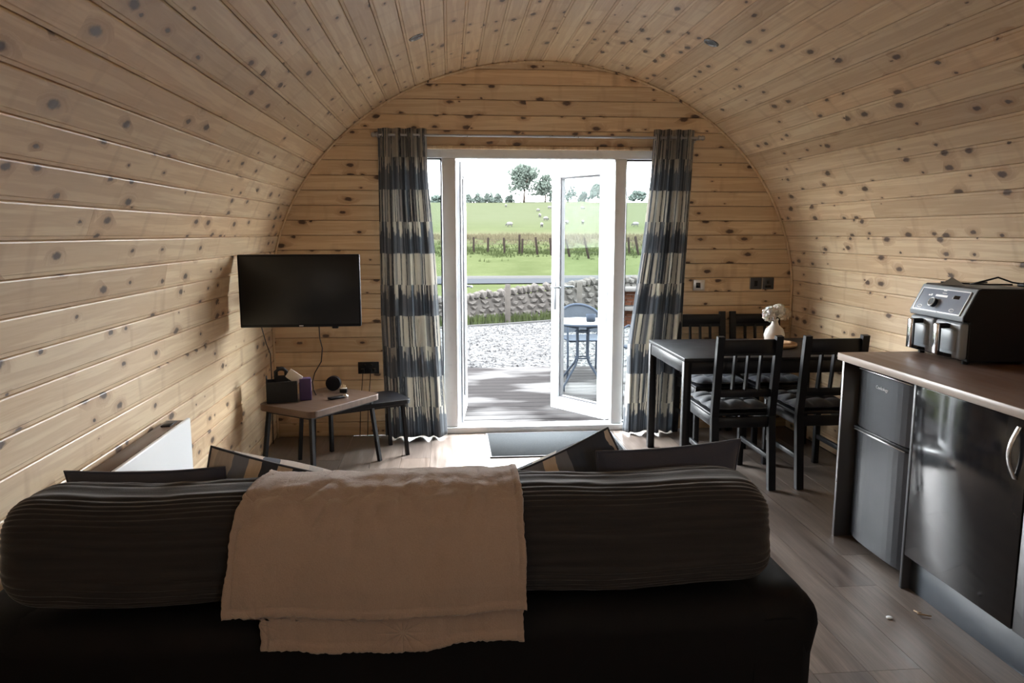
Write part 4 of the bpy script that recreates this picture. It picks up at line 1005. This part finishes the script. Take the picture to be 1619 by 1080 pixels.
# ------------------------------------------------------------------ sofa
sf = thing('sofa', 'black sofa with ribbed back cushions seen from behind', 'sofa', (0, 0, 0))
SY = 1.735; SX0, SX1 = -1.19, .93; XS = -.13
def bulge(name, a, b, m, r, par, f=None, seg=5, sub=0):
    g = MB().rbox(a, b, r, seg); o = g.build(name, M[m], par)
    if f:
        for v in o.data.vertices: v.co = f(v.co)
    return o
bulge('back_frame', (SX0-.025, SY-.02, .05), (SX1+.025, SY+.22, .585), 'sofa', .085, sf, lambda p: Vector((XS+(p.x-XS)*(.93+.07*min(1, max(0, (p.z-.05)/.45))), p.y+(.03*(1-min(1, p.z/.45))), p.z-.03*max(0, (abs(p.x-XS)-.75)/.3))), 6)
def arm(x0, x1, s):
    pts = []; n = 28; g = MB()
    cx = (x0+x1)/2; wx = (x1-x0)/2
    def sec(t):                                  # arm cross-section in x,z
        a = 2*pi*t; c, s_ = cos(a), sin(a); e = .42
        X = abs(c)**e*(1 if c >= 0 else -1); Z = abs(s_)**e*(1 if s_ >= 0 else -1)
        z = .315+.250*Z; q = (z-.055)/.53
        return cx+wx*X*(.86+.14*sin(min(1, q*1.15)*pi*.55))-s*.0, z
    def fn(u, v):
        x, z = sec(u); k = min(1, min(v, 1-v)*9+.0); sh = 1-.45*(1-sqrt(max(0, 1-(1-k)**2)))
        return (cx+(x-cx)*sh, SY-.015+.93*v, .32+(z-.32)*(sh*.5+.5))
    g.grid(fn, 40, 40, wrapu=True)
    g.add([fn(i/40, 0) for i in range(40)], [tuple(range(40))], 0, True); g.add([fn(i/40, 1) for i in range(40)], [tuple(reversed(range(40)))], 0, True)
    return fixn(g.build('arm', M['sofa'], sf))
arm(SX1-.22, SX1+.01, 1); arm(SX0-.01, SX0+.22, -1)
MB().rbox((SX0+.2, SY+.15, .08), (SX1-.2, SY+.90, .27), .02, 2).build('seat_base', M['sofa'], sf)
for k in range(2):
    x0 = SX0+.215+k*.845; MB().rbox((x0, SY+.20, .27), (x0+.84, SY+.92, .41), .05, 4).build('seat_cushion', M['cord'], sf)
for x in (SX0+.1, SX1-.1):
    for y in (SY+.06, SY+.84): MB().cyl((x, y, 0), (x, y, .07), .022, .028, n=12).build('foot', M['black_wood'], sf)
def back_cushion(x0, x1, seed, endL, endR):
    """horizontal ribs run round the cushion; profile is a plump superellipse in y,z"""
    NR, NL = 264, 70; L = x1-x0; g = MB()
    def fn(u, v):
        a = 2*pi*u; x = v
        # how close to an end: shrink the section so that the ends round off
        eL, eR = x*L/endL, (1-x)*L/endR; k = 1
        if eL < 1: k = min(k, sqrt(max(0, 1-(1-eL)**2.9)))
        if eR < 1: k = min(k, sqrt(max(0, 1-(1-eR)**2.9)))
        k = max(k, .02); e = .62
        c, s_ = cos(a), sin(a); Y = abs(c)**e*(1 if c >= 0 else -1); Z = abs(s_)**e*(1 if s_ >= 0 else -1)
        wob = noise.noise(Vector((x*L*3+seed, u*9, seed)))
        rib = .0062*abs(sin(a*20+1.1*wob+.4*sin(x*7+seed)))*(.75+.5*noise.noise(Vector((x*14, a*6, seed))))
        R = 1+.025*noise.noise(Vector((x*L*2+seed*3, cos(a)*1.5, sin(a)*1.5)))
        yy, zz = .145*Y*R*(.35+.65*k), .124*Z*R*(.50+.50*k)
        nn = Vector((Y, Z)); nn = nn.normalized() if nn.length else nn
        yy += nn.x*rib; zz += nn.y*rib
        lean = .10*zz
        return (x0+L*x+.012*wob, 1.868+yy+lean, .710+zz-.006*sin(pi*x)+(.004*sin(x*12+seed)))
    g.grid(fn, NR, NL, wrapu=True)
    g.add([fn(i/NR, 0) for i in range(NR)], [tuple(range(NR))]); g.add([fn(i/NR, 1) for i in range(NR)], [tuple(reversed(range(NR)))])
    return fixn(g.build('back_cushion', M['cord'], sf))
back_cushion(-1.070, -.14, 1.0, .12, .05); back_cushion(-.135, .818, 4.0, .05, .12)

# throw blanket over the back
th = thing('throw_blanket', 'cream fleece throw hanging over the back of the sofa', 'blanket', (0, 0, 0))
def drape(name, xl, xr, zend, off, seed, front):
    path = [(2.09, .60), (2.062, .72), (2.035, .76), (1.99, .806), (1.93, .832), (1.87, .838), (1.80, .834), (1.748, .815), (1.715, .772), (1.697, .72), (1.690, .65), (1.697, .58), (1.700, .52), (1.700, .45)]
    path = [p for p in path if p[1] <= 9][front:]
    d = [0]
    for a, b in zip(path, path[1:]): d.append(d[-1]+math.dist(a, b))
    def at(s):
        for i in range(len(d)-1):
            if s <= d[i+1]:
                f = (s-d[i])/(d[i+1]-d[i]); return path[i][0]+(path[i+1][0]-path[i][0])*f, path[i][1]+(path[i+1][1]-path[i][1])*f
        return path[-1]
    def send(x): # arc length at which z reaches the hem
        ze = zend(x); base = d[-1]-(ze-path[-1][1]) if ze > path[-1][1] else d[-1]
        return base
    NU, NV = 150, 150
    def fn(u, v):
        S_ = send(u); s = S_*v; y, z = at(s)
        y0, z0 = at(max(0, s-.01)); y1, z1 = at(s+.01); t = Vector((y1-y0, z1-z0)); t = t.normalized() if t.length > 1e-6 else Vector((0, -1)); n = Vector((t.y, -t.x))*-1
        n = Vector((-t.y, t.x)); n = n if n.dot(Vector((y-1.87, z-.6))) > 0 else -n
        down = max(0, min(1, (s-.55)/.3))
        fold = .009*noise.noise(Vector((u*7+seed, s*3, 0)))+.004*noise.noise(Vector((u*19, s*9+seed, 2)))
        topw = math.exp(-((s-.48)/.10)**2)
        fold += topw*(.010*noise.noise(Vector((u*16+seed, s*22, 5)))+.007*noise.noise(Vector((u*30+s*20, s*12, 9))))
        fz = .0016*noise.noise(Vector((u*160, s*160, seed)))
        hem = .005 if (v > .975 or v < .0) else 0
        side = .004*(1 if u < .02 or u > .98 else 0)
        x = xl(v)+(xr(v)-xl(v))*u+.004*noise.noise(Vector((s*14, seed, u*3)))*(1 if u in (0., 1.) else .5)+.0025*noise.noise(Vector((s*90, seed, 0)))
        q = off+.007+max(-.006, fold)+fz+hem+side+.012*down*0
        zz = z+n.y*q+(.004*noise.noise(Vector((u*60, seed, 1))) if v > .99 else 0)
        return (x, y+n.x*q, zz)
    g = MB().grid(fn, NU, NV); o = g.build(name, M['fleece'], th); sd = o.modifiers.new('s', 'SOLIDIFY'); sd.thickness = .009; sd.offset = -1
    return o
drape('under_fold', lambda v: -.478-.005*v+(.035 if v > .9 else 0), lambda v: .168+.0*v, lambda u: .505-.022*sin(u*pi*.9)+.012*(u > .62)*sin((u-.62)*8), -.004, 3, 0)
drape('upper_fold', lambda v: -.472-.058*max(0, (v-.45)/.55)**.8, lambda v: .166+.008*v, lambda u: .598-.016*sin(u*pi*.75)+.004*sin(u*9), .009, 7, 0)

# scatter cushions
def pillow(name, label, m, c, size, tilt, roll, yaw, thick=.075, piping=True, pm_='pad', ear=.045, seed=0):
    W, Hh = size
    T = Matrix.Translation(c) @ Matrix.Rotation(yaw, 4, 'Z') @ Matrix.Rotation(tilt, 4, 'X') @ Matrix.Rotation(roll, 4, 'Y')
    o = bpy.data.objects.new(name, None); COL.objects.link(o); o.matrix_world = T; tag(o, label, 'cushion', 'scatter cushions on the sofa')
    def edge(u, v):
        x, y = 2*u-1, 2*v-1
        k = 1-.05*(1-x*x)*abs(y)**2; kx = 1-.05*(1-y*y)*abs(x)**2
        return x*W/2*kx, y*Hh/2*k
    def fn(u, v, s):
        x, y = 2*u-1, 2*v-1; X, Z = edge(u, v)
        e = max(0, (1-abs(x)**2.6)*(1-abs(y)**2.6))**.55
        n = 1+.25*noise.noise(Vector((x*1.6+seed, y*1.6, s)))
        wr = .006*noise.noise(Vector((x*5+seed, y*5, s*3)))*e
        return (X, s*(thick*e*n+wr), Z)
    g = MB().grid(lambda u, v: fn(u, v, -1), 36, 36).grid(lambda u, v: fn(1-u, v, 1), 36, 36)
    g.build('cover', M[m], o)
    P = [edge(t, 0) for t in lin(0, 1, 16)][:-1]+[edge(1, t) for t in lin(0, 1, 16)][:-1]+[edge(1-t, 1) for t in lin(0, 1, 16)][:-1]+[edge(0, 1-t) for t in lin(0, 1, 16)][:-1]
    MB().tube([(x, 0, z) for x, z in P], .004, 6, closed=True).build('piping', M[pm_], o)
pillow('scatter_cushion', 'striped navy and beige cushion at the left, beside the throw', 'stripe1', (-.525, 2.19, .61), (.46, .46), .34, .33, .05, thick=.11, seed=1)
pillow('scatter_cushion', 'plain dark slate cushion at the far left end of the sofa', 'slate_cloth', (-.825, 2.10, .625), (.43, .43), .22, -.02, -.05, pm_='slate_cloth', seed=2)
pillow('scatter_cushion', 'striped cushion leaning right of the throw, its corner highest', 'stripe2', (.385, 2.25, .605), (.45, .45), .30, -.50, -.1, thick=.10, seed=3)
pillow('scatter_cushion', 'plain dark slate cushion at the right end of the sofa', 'slate_cloth', (.635, 2.11, .655), (.43, .43), .22, -.05, .06, pm_='slate_cloth', seed=4)

# ------------------------------------------------------------------ small things
dm_ = thing('doormat', 'grey rectangular doormat on the floor inside the doors', 'doormat', (.72, 5.09, .001))
MB().rbox((-.455, -.28, 0), (.455, .30, .007), .002, 1).build('pile', M['mat'], dm_)
e = MB()
for a, b in (((-.465, -.29, 0), (.465, -.278, .008)), ((-.465, .298, 0), (.465, .31, .008)), ((-.465, -.278, 0), (-.453, .298, .008)), ((.453, -.278, 0), (.465, .298, .008))): e.box(a, b)
e.build('border', M['matedge'], dm_)
def downlight(xr, Y, label):
    zz = ZC+AH*sqrt(1-(xr/AW)**2); n = Vector((-xr/AW**2, 0, -(zz-ZC)/AH**2)).normalized()
    R_ = (-n).to_track_quat('Z', 'Y').to_matrix().to_4x4()
    t = thing('ceiling_downlight', label, 'ceiling light', (0, 0, 0), 0, 'recessed ceiling downlights'); t.matrix_world = Matrix.Translation((XC+xr, Y, zz)) @ R_
    MB().lathe([(.030, .004), (.032, -.004), (.041, -.006), (.044, -.001), (.044, .004)], n=32).build('bezel', M['bezel'], t)
    MB().lathe([(0, -.0022), (.016, -.003), (.026, -.0022), (.031, -.001)], n=24).build('lamp', M['led'], t)
downlight(-.81, 4.22, 'left round chrome downlight in the wooden ceiling, switched off'); downlight(.80, 4.22, 'right round chrome downlight in the wooden ceiling, switched off')
tag(MB().lathe([(0, 0), (.011, 0), (.012, .004), (.009, .006), (0, .006)], n=16).build('bottle_cap', M['white'], loc=(1.675, 2.59, .001)), 'tiny white cap lying on the floor planks near the cupboards', 'cap')
tag(MB().tube([(0, .03, .004), (.004, .012, .006), (-.004, 0, .007), (.016, -.008, .006), (.04, -.018, .004)], .0028, 6).tube([(.004, .012, .006), (.018, .012, .005)], .0022, 5).build('twig', M['leafgreen'], loc=(1.80, 2.60, .002)), 'small curled brown scrap on the floor beside the kickboard', 'scrap')

# two unseen uplighter lamps behind the camera, added to brighten the boards overhead
def uplighter(x, y, label):
    t = thing('added_fill_lamp', label, 'lamp', (x, y, 0))
    MB().lathe([(0, 0), (.13, 0), (.13, .015), (.02, .03), (0, .03)], n=24).build('base', M['black_plastic'], t)
    MB().cyl((0, 0, .02), (0, 0, 1.46), .010, n=10).build('pole', M['black_plastic'], t)
    MB().lathe([(.012, 1.44), (.06, 1.47), (.13, 1.54), (.135, 1.545), (.125, 1.545), (.05, 1.48), (0, 1.475)], n=28).build('lamp_shade', M['white'], t)
    L = bpy.data.lights.new('added_fill_light', 'AREA'); L.shape = 'DISK'; L.size = .2; L.energy = FILL_LAMP; L.color = (1, .98, .95)
    o = bpy.data.objects.new('added_fill_light', L); COL.objects.link(o); o.parent = t; o.location = (0, 0, 1.54); o.rotation_euler = (pi, 0, 0)
FILL_LAMP = 7.5  # strength of the added fill lamps
uplighter(-.85, -.45, 'added black uplighter giving fill light behind the camera, left'); uplighter(1.45, -.45, 'added black uplighter giving fill light behind the camera, right')
